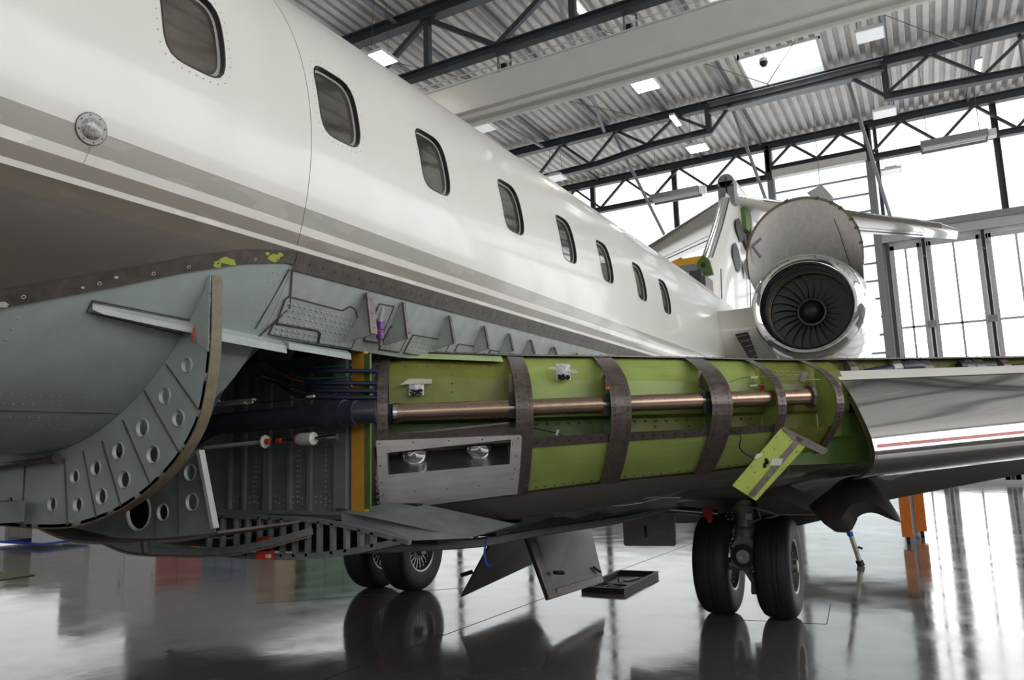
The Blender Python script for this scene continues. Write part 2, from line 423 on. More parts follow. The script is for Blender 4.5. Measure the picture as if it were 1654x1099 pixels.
tag(MB().box((-0.6, YB - 0.5, 0), (XR, YB - 0.3, 0.12)).build('baseboard_back', M_wallgrey), kind='structure')
# side walls and wall behind the camera
tag(MB().box((XL - 0.1, YF, 0), (XL, YB, 13.6)).build('wall_left', M_wallgrey), kind='structure')
tag(MB().box((XL, -2, 5.0), (XL + 0.05, 26, 8.5)).box((XL, 10, 0.3), (XL + 0.05, 14.2, 4.2)).build('window_2', emis('daylit_left_band', (1, 1, 1), 1.0)), kind='structure')
tag(MB().box((XR, YF, 0), (XR + 0.1, YB, 13.6)).build('wall_right', M_wallgrey), kind='structure')
tag(MB().box((XR - 0.05, -10, 4.5), (XR, 29, 12.6)).build('window_3', M_dayside), kind='structure')
mr_ = MB()
for y in range(-6, 30, 3): mr_.box((XR - 0.15, y - 0.06, 0), (XR - 0.05, y + 0.06, 13.2))
for z in (4.5, 8.5, 12.6): mr_.box((XR - 0.12, -6, z - 0.06), (XR - 0.05, 29, z + 0.06))
tag(mr_.build('trim_6', M_trussd), kind='structure')
tag(MB().box((XL, YF - 0.1, 0), (XR, YF, 13.6)).build('wall_front', M_wallgrey), kind='structure')
tag(MB().box((XL + 1, YF, 3.4), (XR - 1, YF + 0.05, 6.4)).build('window_4', M_dayfront), kind='structure')

# ---- roof trusses
def truss(Y, x0, x1, zt, zb, panels, skips=(), label=''):
    t = empty('roof_truss', (0, Y, 0)); tag(t, label, 'truss', 'trusses under the roof deck', 'structure')
    MB().ibeam((x0, 0, zt), (x1, 0, zt), 0.28, 0.30, 0.03).build('top_chord', M_trussd, t)
    px = panels
    spans = []
    for chain, dep in px:
        for (xa, za), (xb, zb_) in zip(chain, chain[1:]): MB().ibeam((xa, 0, za), (xb, 0, zb_), 0.24, 0.22, 0.03).build('bottom_chord', M_trussd, t)
        a, b = chain[0][0], chain[-1][0]; n = max(1, round((b - a) / dep)); st = (b - a) / n
        for i in range(n):
            xa = a + i * st
            MB().beam((xa, 0, interp(chain, xa) + 0.1), (xa + st / 2, 0, zt - 0.1), 0.09, 0.09).build('brace', M_trussd, t)
            MB().beam((xa + st / 2, 0, zt - 0.1), (xa + st, 0, interp(chain, xa + st) + 0.1), 0.09, 0.09).build('brace', M_trussd, t)
        for xe, ze in (chain[0], chain[-1]):
            if XL + 1 < xe < XR - 1: MB().beam((xe, 0, ze - 0.1), (xe, 0, zt), 0.18, 0.18).build('post', M_trussd, t)
    return t
truss(29.45, XL, XR, 13.12, 11.85, [([(XL, 11.85), (-4.5, 11.85)], 2.3), ([(-4.45, 12.15), (-0.95, 12.15)], 1.75), ([(-0.9, 11.85), (XR, 11.7)], 2.4)], label='dark steel roof truss farthest away, against the far wall')
t2 = truss(24.5, XL, XR, 13.08, 11.75, [([(XL, 11.6), (-9.6, 11.88), (-7.6, 12.12), (-5.55, 12.15)], 2.25), ([(-0.1, 11.95), (2.0, 11.85), (XR, 11.4)], 2.6)], label='dark steel roof truss crossing behind the skylight')
MB().ibeam((-5.5, 0, 12.95), (-0.1, 0, 12.95), 0.32, 0.40, 0.04).build('transfer_beam', M_trussl, t2)
MB().beam((-5.5, 0, 12.1), (-4.75, 0, 12.95), 0.1, 0.1).build('brace', M_trussd, t2); MB().beam((-0.1, 0, 11.95), (-1.0, 0, 12.8), 0.1, 0.1).build('brace', M_trussd, t2)
t3 = empty('roof_truss', (0, 15.1, 0)); tag(t3, 'dark steel roof truss nearest to the camera, above the crane girder', 'truss', 'trusses under the roof deck', 'structure')
MB().ibeam((XL, 0, 13.15), (XR, 0, 13.15), 0.32, 0.36, 0.03).build('top_chord', M_trussd, t3)
MB().ibeam((XL, 0, 11.5), (XR, 0, 11.5), 0.24, 0.24, 0.03).build('bottom_chord', M_trussd, t3)
for x in (-19, -14.8, -10.6, -6.4, -2.2, 2, 6.2): MB().beam((x, 0, 11.6), (x, 0, 13.0), 0.16, 0.16).build('post', M_trussd, t3)
for x in (-19, -14.8, -10.6, -6.4, -2.2, 2): MB().beam((x, 0, 13.0), (x + 2.1, 0, 11.6), 0.13, 0.13).build('brace', M_trussd, t3); MB().beam((x, 0, 13.0), (x - 2.1, 0, 11.6), 0.13, 0.13).build('brace', M_trussd, t3)
t4 = truss(10.0, XL, XR, 13.1, 11.5, [([(XL, 11.5), (XR, 11.5)], 3.6)], label='dark steel roof truss overhead, only its end showing above the cabin')
for i, x in enumerate([-19.0, -16.4, -14.0, -11.65, -9.3, -7.05, -4.7, 0.0, 2.35, 4.7, 7.05, 9.4]):
    o = MB().ibeam((x, YF, 13.27), (x, YB, 13.27), 0.11, 0.12, 0.015).build('trim_7', M_trussl); tag(o, kind='structure')
# sloping bracing tubes between the second truss and the far wall
for (x, xe) in ((-9.0, -8.3), (-4.75, -4.2), (-1.15, -0.4), (3.4, 4.0)):
    o = MB().tube([(x, 24.6, 12.9), (xe, 29.0, 9.2)], 0.06, 8).build('trim_8', M_trussl); tag(o, kind='structure')
for (x, xe, ya, yb) in ((-12.9, -11.8, 15.2, 24.4), (-7.0, -9.3, 15.2, 24.4)):
    o = MB().beam((x, ya, 13.0), (xe, yb, 13.0), 0.1, 0.08).build('trim_8', M_trussl); tag(o, kind='structure')
# thin tension rods
for a, b in (((-13.5, 15.2, 13.0), (-7.2, 24.4, 12.9)), ((-3.9, 24.4, 12.8), (0.6, 16.0, 13.0)), ((-7.0, 18.0, 13.1), (-3.0, 24.3, 12.9)), ((2.0, 24.3, 12.9), (-4.0, 15.3, 13.1))):
    tag(MB().tube([a, b], 0.012, 5).build('trim_9', M_trussd), kind='structure')

# ---- overhead crane
cr = empty('overhead_crane', (0, 15.2, 10.18)); tag(cr, 'long cream-grey crane girder spanning under the roof trusses', 'crane')
g = MB().box((XL, 0.05, 0.02), (XR, 0.65, 0.8)).box((XL, -0.04, -0.03), (XR, 0.74, 0.02)).box((XL, -0.02, 0.8), (XR, 0.72, 0.83))
g.build('girder', M_crane, cr)
MB().box((XL, 0.15, -0.09), (XR, 0.24, -0.03)).box((XL, 0.62, -0.12), (XR, 0.72, -0.03)).build('lower_rail', M_crane, cr)
MB().tube([(XL, 0.1, 1.05), (XR, 0.1, 1.05)], 0.02, 8).build('cable_rail', M_crane, cr)
MB().box((XL, 0.35, 0.84), (XR, 0.6, 0.95)).build('festoon_track', M_black, cr)
for x in (-8.55, -5.2, -1.4, 2.4, 6.2):
    b = MB().beam((x, 0.05, 0.8), (x, 0.05, 1.35), 0.05, 0.05).beam((x + 0.22, 0.3, 0.8), (x + 0.22, 0.3, 1.3), 0.05, 0.05).beam((x, 0.05, 1.32), (x + 0.22, 0.3, 1.32), 0.05, 0.05).beam((x, 0.05, 0.85), (x + 0.5, 0.6, 0.85), 0.06, 0.05)
    b.build('rail_bracket', M_trussl, cr)
    MB().box((x - 0.02, 0.2, 0.9), (x + 0.1, 0.34, 1.12)).build('cable_trolley', M_black, cr)

# ---- ceiling lamps
def lamp(loc, lit, label, rot=0.0):
    k = empty('high_bay_lamp', loc); tag(k, label, 'lamp', 'square lamps hanging from the roof')
    MB().box((-0.33, -0.33, 0), (0.33, 0.33, 0.07)).box((-0.2, -0.2, 0.07), (0.2, 0.2, 0.16)).build('housing', M_cab, k)
    MB().box((-0.30, -0.30, -0.012), (0.30, 0.30, 0)).build('diffuser', M_lamp if lit else M_lampo, k)
    for sx in (-1, 1): MB().tube([(sx * 0.28, 0, 0.1), (sx * 0.16, 0, 13.34 - loc[2])], 0.006, 5).build('suspension_cable', M_trussd, k)
    k.rotation_euler = (0, 0, rot)
L = [((-11.04, 13.64, 11.3), 1, 'lit square lamp hanging left of the crane girder, beside the cabin roof'),
     ((-5.95, 18.94, 11.5), 1, 'lit square lamp just under the crane girder, left of the skylight'),
     ((-5.9, 24.15, 11.5), 1, 'lit square lamp hanging above the tail fin'),
     ((-0.31, 19.44, 11.5), 0, 'unlit square lamp under the crane girder, right of the skylight'),
     ((-0.22, 24.4, 11.4), 0, 'unlit square lamp hanging in front of the far truss at the right'),
     ((-0.25, 28.9, 11.0), 0, 'unlit square lamp farthest away, just in front of the far wall'),
     ((-11.17, 18.82, 11.5), 0, 'unlit square lamp peeking over the cabin roof below the crane girder'),
     ((-11.16, 24.0, 11.5), 0, 'unlit square lamp low over the rear cabin roof'),
     ((-6.5, 13.9, 12.0), 0, 'unlit square lamp at the top edge beside the tube light')]
for a in L: lamp(*a)
for loc, d, lb in (((-6.9, 16.8, 12.95), 1.3, 'lit tube light on the roof deck above the crane girder'), ((-6.55, 24.0, 12.6), 0.9, 'lit tube light left of the truss post above the tail'), ((2.39, 25.3, 12.6), 0.9, 'lit tube light at the upper right behind the truss')):
    k = empty('tube_light', loc); tag(k, lb, 'lamp', 'tube lights under the roof deck')
    MB().box((-0.09, -d / 2, 0.02), (0.09, d / 2, 0.09)).build('housing', M_cab, k)
    MB().box((-0.07, -d / 2 + .03, -0.03), (0.07, d / 2 - .03, 0.02)).build('tube', M_tube, k)
for i, x in enumerate((-7.27, 1.57)):
    k = empty('radiant_heater', (x, 26, 10.55)); tag(k, ['long metal radiant heater hanging left of the tail fin', 'long metal radiant heater hanging at the upper right'][i], 'heater', 'radiant heaters under the far truss')
    MB().prism([(-0.9, -0.35, 0), (-0.9, -0.22, 0.25), (-0.9, 0.22, 0.25), (-0.9, 0.35, 0), (-0.9, 0.3, 0), (-0.9, 0.19, 0.2), (-0.9, -0.19, 0.2), (-0.9, -0.3, 0)], (1.8, 0, 0)).build('reflector_hood', M_trussl, k)
    MB().tube([(-0.85, -0.1, 0.06), (0.85, -0.1, 0.06)], 0.05, 8).tube([(-0.85, 0.1, 0.06), (0.85, 0.1, 0.06)], 0.05, 8).build('burner_tube', M_cab, k)
    MB().box((0.9, -0.14, 0.02), (1.12, 0.14, 0.24)).build('burner_box', M_cab, k)
    for sx in (-0.7, 0.7): MB().tube([(sx, 0, 0.25), (sx, 0, 2.79)], 0.008, 5).build('hanger', M_trussd, k)
k = empty('security_camera', (-3.12, 21.24, 12.45)); tag(k, 'small dome security camera hanging under the skylight', 'camera')
MB().lathe((0, 0, 0), (0, 0, 1), [(-0.14, 0.0), (-0.12, 0.07), (-0.06, 0.11), (0.0, 0.12)], 16).build('dome', M_black, k, True)
MB().lathe((0, 0, 0), (0, 0, 1), [(0.0, 0.12), (0.1, 0.12), (0.14, 0.05), (0.14, 0)], 16).tube([(0, 0, 0.1), (0, 0, 0.99)], 0.015, 6).build('mount', M_cab, k, True)
tag(MB().box((-8.8, 25.0, 7.75), (-6.1, 25.4, 8.0)).build('yellow_dock_beam', mat('yellow_paint', (0.62, 0.34, 0.02), 0.5)), 'yellow work dock beam seen under the far tailplane', 'beam')
tag(MB().box((-8.9, 24.9, 7.45), (-6.0, 25.5, 7.72)).build('work_dock', M_trussl), 'grey work dock platform behind the tail, under the yellow beam', 'platform')
k = tag(MB().prism([(-2.95, 27.5, 10.35), (-2.45, 27.5, 10.55), (-2.1, 27.5, 10.0), (-2.6, 27.5, 9.85)], (0, 0.05, 0)).build('hanging_sign_plate', M_wallgrey), 'blank grey tilted plate hanging in front of the roller door', 'plate')
tag(MB().tube([(-2.5, 27.52, 10.4), (-2.5, 27.52, 13.45)], 0.008, 5).build('suspension_wire', M_trussd, k))

# =================================================================== THE AIRCRAFT
XC, TOP, RR = -3.636, 4.311, 1.345
AC = empty('passenger_jet', (XC, 7.4, 0)); tag(AC, 'white twin-engine jet with tan stripes and opened wing leading edge', 'aircraft')
AC_off = V((XC, 7.4, 0))
class AMB(MB):
    """parts of the aircraft are written in world coordinates; parent offset removed with an inverse"""
    def build(s, name, material=None, parent=None, smooth=False, auto=40):
        o = MB.build(s, name, material, None, smooth, auto)
        o.parent = parent or AC
        o.matrix_parent_inverse = Matrix.Identity(4) if parent else Matrix.Translation(-AC_off)
        return o
RTAB = [(-9, 0.15), (-8.3, 0.6), (-7.3, 0.95), (-6, 1.22), (-4.5, 1.345), (9.0, 1.345), (10, 1.335), (11, 1.30), (12, 1.245), (13, 1.17), (14, 1.08), (15, 0.98), (17, 0.76), (19, 0.52), (21, 0.28), (22.3, 0.1)]
def hull(Y, th, off=0.0):
    r = interp(RTAB, Y); zc = TOP - r if Y > 0 else TOP - RR
    a = R_(th); return V((XC + (r + off) * math.cos(a), Y, zc + (r + off) * math.sin(a)))
def hn(th): a = R_(th); return V((math.cos(a), 0, math.sin(a)))
def skin(Ys, ths, mb=None, off=0.0):
    mb = mb or AMB()
    if mb.nrm is None: mb.nrm = []
    o = len(mb.v)
    for Y in Ys:
        for t in ths: mb.v.append(tuple(hull(Y, t, off))); mb.nrm.append(hn(t))
    n = len(ths)
    for i in range(len(Ys) - 1):
        for j in range(n - 1):
            a = o + i * n + j; mb.face(a, a + n, a + n + 1, a + 1)
    return mb
def fr_(a, b, n): return [a + (b - a) * i / n for i in range(n + 1)]
YS = [-9, -8.8, -8.3, -7.8, -7.3, -6.6, -6, -5.2, -4.5] + fr_(-4, 9, 13) + fr_(9.5, 22.3, 24)
up = skin(YS, fr_(25, 201.5, 60))
up = skin([y for y in YS if y <= 0.0], fr_(-3, 25, 12), up); up = skin([y for y in YS if y >= 9.0], fr_(-3, 25, 12), up)
up = skin([y for y in YS if y >= 2.5 or y <= 0] , fr_(-21.5, -3, 9), up) if False else up
def strip_th(Y):       # lower edge of the painted skin (upper edge of the fairing seal strip)
    return interp([(-9, -158), (-1.0, -120), (0.0, -80), (0.5, -60), (0.9, -48), (1.26, -38), (1.43, -34.7), (1.62, -31.3), (1.84, -27.2), (2.1, -23.3), (2.32, -21.3), (2.6, -21.5), (30, -21.5)], Y)
ys2 = [-9, -8.3, -7.3, -6, -4.5, -3, -2, -1] + fr_(-0.8, 2.8, 45) + [y for y in YS if y > 3]
o0 = len(up.v); n = 14
for Y in ys2:
    tb = strip_th(Y)
    for t in fr_(tb, -3, n): up.v.append(tuple(hull(Y, t))); up.nrm.append(hn(t))
for i in range(len(ys2) - 1):
    for j in range(n): a = o0 + i * (n + 1) + j; up.face(a, a + n + 1, a + n + 2, a + 1)
# cabin windows cut into the band between -3 and 25 degrees
WIN = [(1.88, 3.5), (2.69, 3.7), (3.48, 3.1), (4.39, 2.5), (5.27, 1.8), (6.06, 1.2), (6.95, 0.7), (7.74, 0.0)]
WW, WH = 0.27, 15.8
def wshape(cY, cT, sc=1.0, grow=0.0, n=40):
    pts = []; hw = WW / 2 + grow; hh = R_(WH) * RR / 2 + grow; r = 0.085 + grow * 0.6
    for i in range(n):
        a = 2 * math.pi * (i + 0.5) / n; ca, sa = math.cos(a), math.sin(a)
        # rounded rectangle by ray casting
        k = 4.2
        # superellipse
        q = (abs(ca) ** k + abs(sa) ** k) ** (-1 / k)
        # angle based on the cell's box proportions
        pts.append((cY + hw * q * ca, cT + math.degrees(hh * q * sa / RR)))
    return pts
edges = [0.0] + [(a[0] + b[0]) / 2 - 0.135 for a, b in zip(WIN, WIN[1:])] + [8.4, 9.0]
edges = [0.0, 1.35] + [(a[0] - WW + b[0]) / 2 + 0.0 for a, b in zip(WIN, WIN[1:])]
cells = []
bnd = [1.3] + [(WIN[i][0] + WIN[i + 1][0] - WW) / 2 for i in range(7)] + [8.2]
skinpieces = [(0.0, 1.3), (8.2, 9.0)]
for a, b in skinpieces: up = skin([a, b], fr_(-3, 25, 12), up)
T0, T1 = -3.0, 25.0
for i, (ya, tb) in enumerate(WIN):
    y0, y1 = bnd[i], bnd[i + 1]; cY, cT = ya - WW / 2, tb + WH / 2
    n = 40; inner = wshape(cY, cT, n=n)
    outer = []
    for k in range(n):
        a = 2 * math.pi * (k + 0.5) / n; ca, sa = math.cos(a), math.sin(a)
        q = 1 / max(abs(ca), abs(sa))
        u, v_ = q * ca, q * sa
        outer.append((cY + (u * (y1 - cY) if u > 0 else u * (cY - y0)), cT + (v_ * (T1 - cT) if v_ > 0 else v_ * (cT - T0))))
    rings = 6; o0 = len(up.v)
    for r in range(rings + 1):
        f = r / rings
        for k in range(n):
            Y = inner[k][0] * (1 - f) + outer[k][0] * f; T = inner[k][1] * (1 - f) + outer[k][1] * f
            up.v.append(tuple(hull(Y, T))); up.nrm.append(hn(T))
    for r in range(rings):
        for k in range(n):
            a = o0 + r * n + k; b = o0 + r * n + (k + 1) % n; up.face(a, b, b + n, a + n)
    # missing corner triangles of the cell
    cor = [(y1, T1, n // 8 - 1), (y0, T1, 3 * n // 8 - 1), (y0, T0, 5 * n // 8 - 1), (y1, T0, 7 * n // 8 - 1)]
    for (Y, T, k) in cor:
        up.v.append(tuple(hull(Y, T))); up.nrm.append(hn(T))
        base = o0 + rings * n; up.face(base + k, base + k + 1, len(up.v) - 1)
fus = up.build('fuselage_skin', M_paint, None, True)
for i, (ya, tb) in enumerate(WIN):
    cY, cT = ya - WW / 2, tb + WH / 2; n = 40; sh = wshape(cY, cT, n=n); sh2 = wshape(cY, cT, grow=0.007, n=n); s3 = wshape(cY, cT, grow=-0.012, n=n)
    w_ = AMB(); w_.mt(M_rub)
    def ring(pts, off): o = len(w_.v); w_.v += [tuple(hull(y, t, off)) for y, t in pts]; return o
    a = ring(sh2, 0.0012); b = ring(sh, 0.0012); c = ring(sh, -0.022); d = ring(s3, -0.024)
    for p, q, mt_ in ((a, b, M_rub), (b, c, M_rub), (c, d, M_rim)):
        w_.mt(mt_)
        for k in range(n): w_.face(p + k, q + k, q + (k + 1) % n, p + (k + 1) % n)
    for k in range(0, n * 1):
        an = 2 * math.pi * k / n
    fr = w_.build('window_frame', None, fus, True)
    pv = AMB(); pv.nrm = None
    rings = 5
    for r in range(rings + 1):
        for k in range(n):
            f = r / rings; pv.v.append(tuple(hull(cY + (s3[k][0] - cY) * f, cT + (s3[k][1] - cT) * f, -0.026)))
    for r in range(rings):
        for k in range(n): a_, b_ = r * n + k, r * n + (k + 1) % n; pv.face(a_, a_ + n, b_ + n, b_)
    pv.build('window_pane', M_pane, fus, True)
# panel seam and screws round the windows are part of the skin's look
sm = AMB(); sm.mt(M_brown)
for t in range(-20, 60, 2):
    a, b = hull(2.35, t, 0.0008), hull(2.35, t + 2, 0.0008); sm.beam(a, b, 0.002, 0.0006, hn(t))
for i, (ya, tb) in enumerate(WIN[:4]):
    cY, cT = ya - WW / 2, tb + WH / 2
    for (y, t) in wshape(cY, cT, grow=0.028, n=34): sm.disc(hull(y, t, 0.0006), hn(t), 0.0028, n=5)
sm.build('seam_and_screws', None, fus)
# lower hull, bare primer ahead of the seam
lo = AMB(); lo.nrm = []
ysl = fr_(-4, -0.9, 5) + fr_(-0.8, 2.36, 32); n = 40
o0 = 0
for Y in ysl:
    tb = strip_th(Y)
    for t in fr_(-158.5, tb, n): lo.v.append(tuple(hull(Y, t, -0.004))); lo.nrm.append(hn(t))
for i in range(len(ysl) - 1):
    for j in range(n): a = i * (n + 1) + j; lo.face(a, a + n + 1, a + n + 2, a + 1)
lo.mt(M_primer); lo.mi = [0] * len(lo.f)
# belly aft of the wing box, painted
bl = skin([y for y in YS if y <= -4], fr_(-201.5 + 43, -21.5, 40)); bl = skin([7.6] + [y for y in YS if y > 7.6], fr_(-158.5, -21.5, 40), bl)
skin([2.36, 5, 7.6], fr_(-158.5, -140, 8)).build('starboard_side_panel', M_primer2, None, True)
bl.build('aft_belly_skin', M_lower, None, True)
# side primer panel aft of the seam
sp_ = skin(fr_(2.36, 7.6, 12), fr_(-39, -21.5, 8), None, -0.003)
sp_.mt(M_primer2); sp_.mi = [0] * len(sp_.f)
# rivet rows and doublers
rv = lo; rv.mt(M_primer)
def riv_arc(mb, pts, th_of, r=0.006, h=0.004):
    for (y, t) in pts: mb.disc(hull(y, t, -0.003), hn(t), r, h, 6)
for k in range(46):
    y = 0.75 + k * 0.035
    for t in (-57.5, -60, -64, -66.5):
        if y < 2.3: rv.disc(hull(y, t, -0.004), hn(t), 0.0055, 0.004, 6)
for t in range(-70, -24, 2):
    for y in (2.30, 2.27, 1.35): rv.disc(hull(y, t, -0.004), hn(t), 0.005, 0.004, 6)
rv.mt(M_brown)
for k in range(30):
    y = 0.8 + k * 0.052; a, b = hull(y, -62, -0.003), hull(y + 0.052, -62, -0.003)
    if y < 2.3: rv.beam(a, b, 0.004, 0.0015, hn(-62))
low = lo.build('lower_hull_skin', None, None, True, 50)
db = sp_; db.mt(M_primer2)
def patch(pts, off, mtl, edge):
    """doubler plate given by (Y, theta) outline"""
    db.mt(mtl); n = len(pts); o = len(db.v)
    db.v += [tuple(hull(y, t, off)) for y, t in pts]; db.face(*range(o, o + n))
    db.mt(edge)
    for (a, b) in zip(pts, pts[1:] + pts[:1]):
        db.beam(hull(a[0], a[1], off), hull(b[0], b[1], off), 0.006, 0.004, hn(a[1]))
patch([(2.385, -30.5), (2.40, -29.8), (2.76, -30.3), (2.80, -29.0), (2.84, -29.4), (2.88, -31), (2.93, -31.2), (2.95, -38.5), (2.71, -38.5), (2.69, -36.2), (2.66, -35.6), (2.40, -35.5)], 0.004, M_primer2, M_brown)
patch([(2.385, -35.8), (2.66, -35.8), (2.68, -36.4), (2.70, -38.6), (2.39, -38.2)], 0.002, M_primer2, M_brown)
patch([(3.0, -27), (3.12, -26.8), (3.13, -36), (3.01, -36)], 0.003, M_primer2, M_brown)
patch([(3.16, -31.5), (3.34, -32), (3.34, -37.5), (3.16, -37.5)], 0.003, M_primer2, M_brown)
for a in (3.38, 3.85, 4.25): patch([(a, -32.5), (a + 0.38, -32.2), (a + 0.38, -37.5), (a, -37.5)], 0.002, M_primer2, M_brown)
db.mt(M_primer)
for row, t in enumerate((-31.2, -32.4, -33.6, -34.9, -36.6, -37.6)):
    for k in range(13):
        y = 2.415 + k * 0.036 + (row % 2) * 0.01
        if y < 2.86: db.disc(hull(y, t - (y - 2.4) * 1.2, 0.004), hn(t), 0.0075, 0.005, 6)
for t in (-33, -34.2, -35.4, -36.6):
    for k in range(40):
        y = 3.17 + k * 0.035
        if min(abs(y - q) for q in (3.13, 3.35, 3.7)) > 0.03: db.disc(hull(y, t, 0.003), hn(t), 0.005, 0.004, 6)
for k in range(6):
    for j in range(4): db.disc(hull(2.99 + j * 0.035, -27.6 - k * 1.4, 0.004), hn(-30), 0.005, 0.004, 6)
side = sp_.build('side_primer_panel', None, None, True, 30)
# seal strip
st = AMB(); st.mt(M_brown)
ysx = fr_(0.6, 2.36, 40)
rows = []
for Y in ysx:
    tb = strip_th(Y); rows.append([hull(Y, tb + 0.2, 0.006), hull(Y, tb - 2.2 - 0.9 * min(1, max(0, (2.36 - Y) / 1.2)), 0.006)])
st.grid(rows)
rows = [[hull(Y, -20.9, 0.006), hull(Y, -24.6, 0.006)] for Y in fr_(2.37, 8.0, 30)]
st.grid(rows)
st.beam(hull(2.363, -20.9, 0.008), hull(2.363, -24.8, 0.008), 0.006, 0.004, hn(-22))
st.beam(hull(2.363, -24.6, 0.004), hull(2.43, -32, 0.004), 0.008, 0.004, hn(-30)); st.beam(hull(2.43, -32, 0.004), hull(2.34, -39, 0.004), 0.008, 0.004, hn(-30))
st.beam(hull(2.345, -24.6, 0.004), hull(2.30, -37.5, 0.004), 0.005, 0.004, hn(-30))
st.mt(M_dark)
for k in range(60):
    Y = 2.45 + k * 0.085; st.disc(hull(Y, -22.8, 0.0065), hn(-22.8), 0.006, n=6)
st.mt(M_cream)
for Y in (1.33, 1.55, 1.73, 1.86, 1.98, 2.15, 2.26): st.disc(hull(Y, strip_th(Y) - 1.6, 0.0065), hn(-30), 0.008, n=6)
st.mt(M_dark)
for Y in (1.33, 1.55, 1.73, 1.86, 1.98, 2.15, 2.26): st.disc(hull(Y, strip_th(Y) - 1.6, 0.0075), hn(-30), 0.0045, n=6)
st.mt(M_limec)
def blob(cy, ct, ry, rt, n=14):
    o = len(st.v)
    for k in range(n):
        a = 2 * math.pi * k / n; q = 0.75 + 0.45 * random.random()
        st.v.append(tuple(hull(cy + ry * q * math.cos(a), ct + rt * q * math.sin(a), 0.0072)))
    st.face(*range(o, o + n))
blob(2.02, strip_th(2.02) - 1.5, 0.045, 0.7); blob(1.98, strip_th(1.98) - 1.9, 0.02, 0.7)
blob(2.24, strip_th(2.24) - 1.3, 0.035, 0.8); blob(2.27, strip_th(2.27) - 0.7, 0.015, 0.4); blob(2.2, strip_th(2.2) - 0.5, 0.012, 0.3)
st.mt(M_cream); blob(1.28, strip_th(1.28) - 2.4, 0.02, 0.5); blob(1.6, strip_th(1.6) - 1.0, 0.008, 0.25); blob(1.5, strip_th(1.5) - 1.8, 0.007, 0.2)
st.build('seal_strip')
# boarding light in the side of the fuselage
bl_ = AMB(); c0 = hull(1.375, -12.6, 0.0)
nn_ = hn(-12.6)
bl_.mt(M_brown); bl_.lathe(c0, nn_, [(0.001, 0.054), (0.004, 0.053), (0.004, 0.051)], 32)
bl_.mt(M_rim); bl_.lathe(c0, nn_, [(0.004, 0.051), (0.005, 0.036)], 32)
bl_.mt(M_dark)
for k in range(8):
    a = k * math.pi / 4 + 0.3; x_ = V((0, 1, 0)); z_ = nn_.cross(x_)
    bl_.disc(c0 + nn_ * 0.0048 + (x_ * math.cos(a) + z_ * math.sin(a)) * 0.044, nn_, 0.003, n=6)
bl_.mt(mat('rust_stain', (0.35, 0.16, 0.05), 0.6)); bl_.disc(c0 + V((0.0, 0.0, -0.066)) - nn_ * 0.004, nn_, 0.005, n=6)
bl_.beam(c0 + V((-0.008, 0.004, -0.07)), c0 + V((-0.02, -0.008, -0.12)), 0.0015, 0.001, nn_)
bl_.build('boarding_light_bezel', None, fus, True)
AMB().lathe(c0, nn_, [(0.005, 0.036), (0.014, 0.032), (0.02, 0.02), (0.022, 0.0)], 32).build('boarding_light_lens', mat('ribbed_lens', (0.33, 0.30, 0.28), 0.12, coat=1, noise=0.5, scale=40, streak=(1, 6, 1), bump=0.4), fus, True)

# ---- fairing support frames under the hull
def spline(pts, n=6):
    out = []
    P = [V(p) for p in pts]
    for i in range(len(P) - 1):
        p0 = P[max(i - 1, 0)]; p1 = P[i]; p2 = P[i + 1]; p3 = P[min(i + 2, len(P) - 1)]
        for k in range(n):
            t = k / n; out.append(0.5 * ((2 * p1) + (-p0 + p2) * t + (2 * p0 - 5 * p1 + 4 * p2 - p3) * t * t + (-p0 + 3 * p1 - 3 * p2 + p3) * t ** 3))
    out.append(P[-1]); return out
outer_pts = [(-2.455, 2.31), (-2.45, 2.17), (-2.45, 2.02), (-2.468, 1.87), (-2.51, 1.73), (-2.61, 1.60), (-2.74, 1.50), (-2.89, 1.42), (-3.07, 1.355), (-3.33, 1.305), (-3.636, 1.295)]
def frame_curve(Y, pts=outer_pts):
    c = spline([(x, Y, z) for x, z in pts], 5)
    mir = [V((2 * XC - p.x, p.y, p.z)) for p in c[::-1]][1:]
    return c + mir
def frame(Y, name, holes, seams, edge=M_tanedge, th0=-29.0):
    F = empty_part(name)
    oc = frame_curve(Y); n = len(oc)
    inner = [hull(min(Y, 2.3), th0 + (-180 - 2 * th0) * i / (n - 1), -0.002) for i in range(n)]
    for p in inner: p.y = Y
    # web with real lightening holes cut as dark recesses with flanged rims
    wmb = AMB(); wmb.mt(M_primer)
    K = 6
    wmb.grid([[inner[i] + (oc[i] - inner[i]) * (k / K) for k in range(K + 1)] for i in range(n)], (0, 0.006, 0))
    web = wmb.build('web_panel', None, F)
    cut_holes(web, [(x, z, r) for x, z, r in holes], Y)
    for (x, z, r) in holes: AMB().mt(M_primer2).lathe((x, Y - 0.004, z), (0, 1, 0), [(0.012, r * 0.96), (0, r), (-0.003, r * 1.08), (0.004, r * 1.16)], 24).build('hole_flange', None, F, True)
    for (x0, z0, x1, z1) in seams: AMB().beam((x0, Y - 0.003, z0), (x1, Y - 0.003, z1), 0.004, 0.006, (0, 1, 0)).build('web_joint', M_brown, F)
    eb = AMB(); eb.mt(edge)
    rows = []
    for i, p in enumerate(oc):
        d = (oc[min(i + 1, n - 1)] - oc[max(i - 1, 0)]).normalized(); q = V((d.z, 0, -d.x))
        if (p - V((XC, Y, 2.3))).dot(q) < 0: q = -q
        rows.append([p + V((0, -0.0, 0)) - q * 0.014, p + q * 0.006, p + q * 0.006 + V((0, 0.05, 0)), p - q * 0.004 + V((0, 0.05, 0))])
    eb.grid(rows)
    eb.mt(M_dark)
    for i in range(3, n - 3, 3):
        p = oc[i]; eb.disc(p + V((0.0, -0.001, 0.0)), (0, -1, 0), 0.0045, n=6)
    eb.build('edge_flange', None, F, True)
    return F
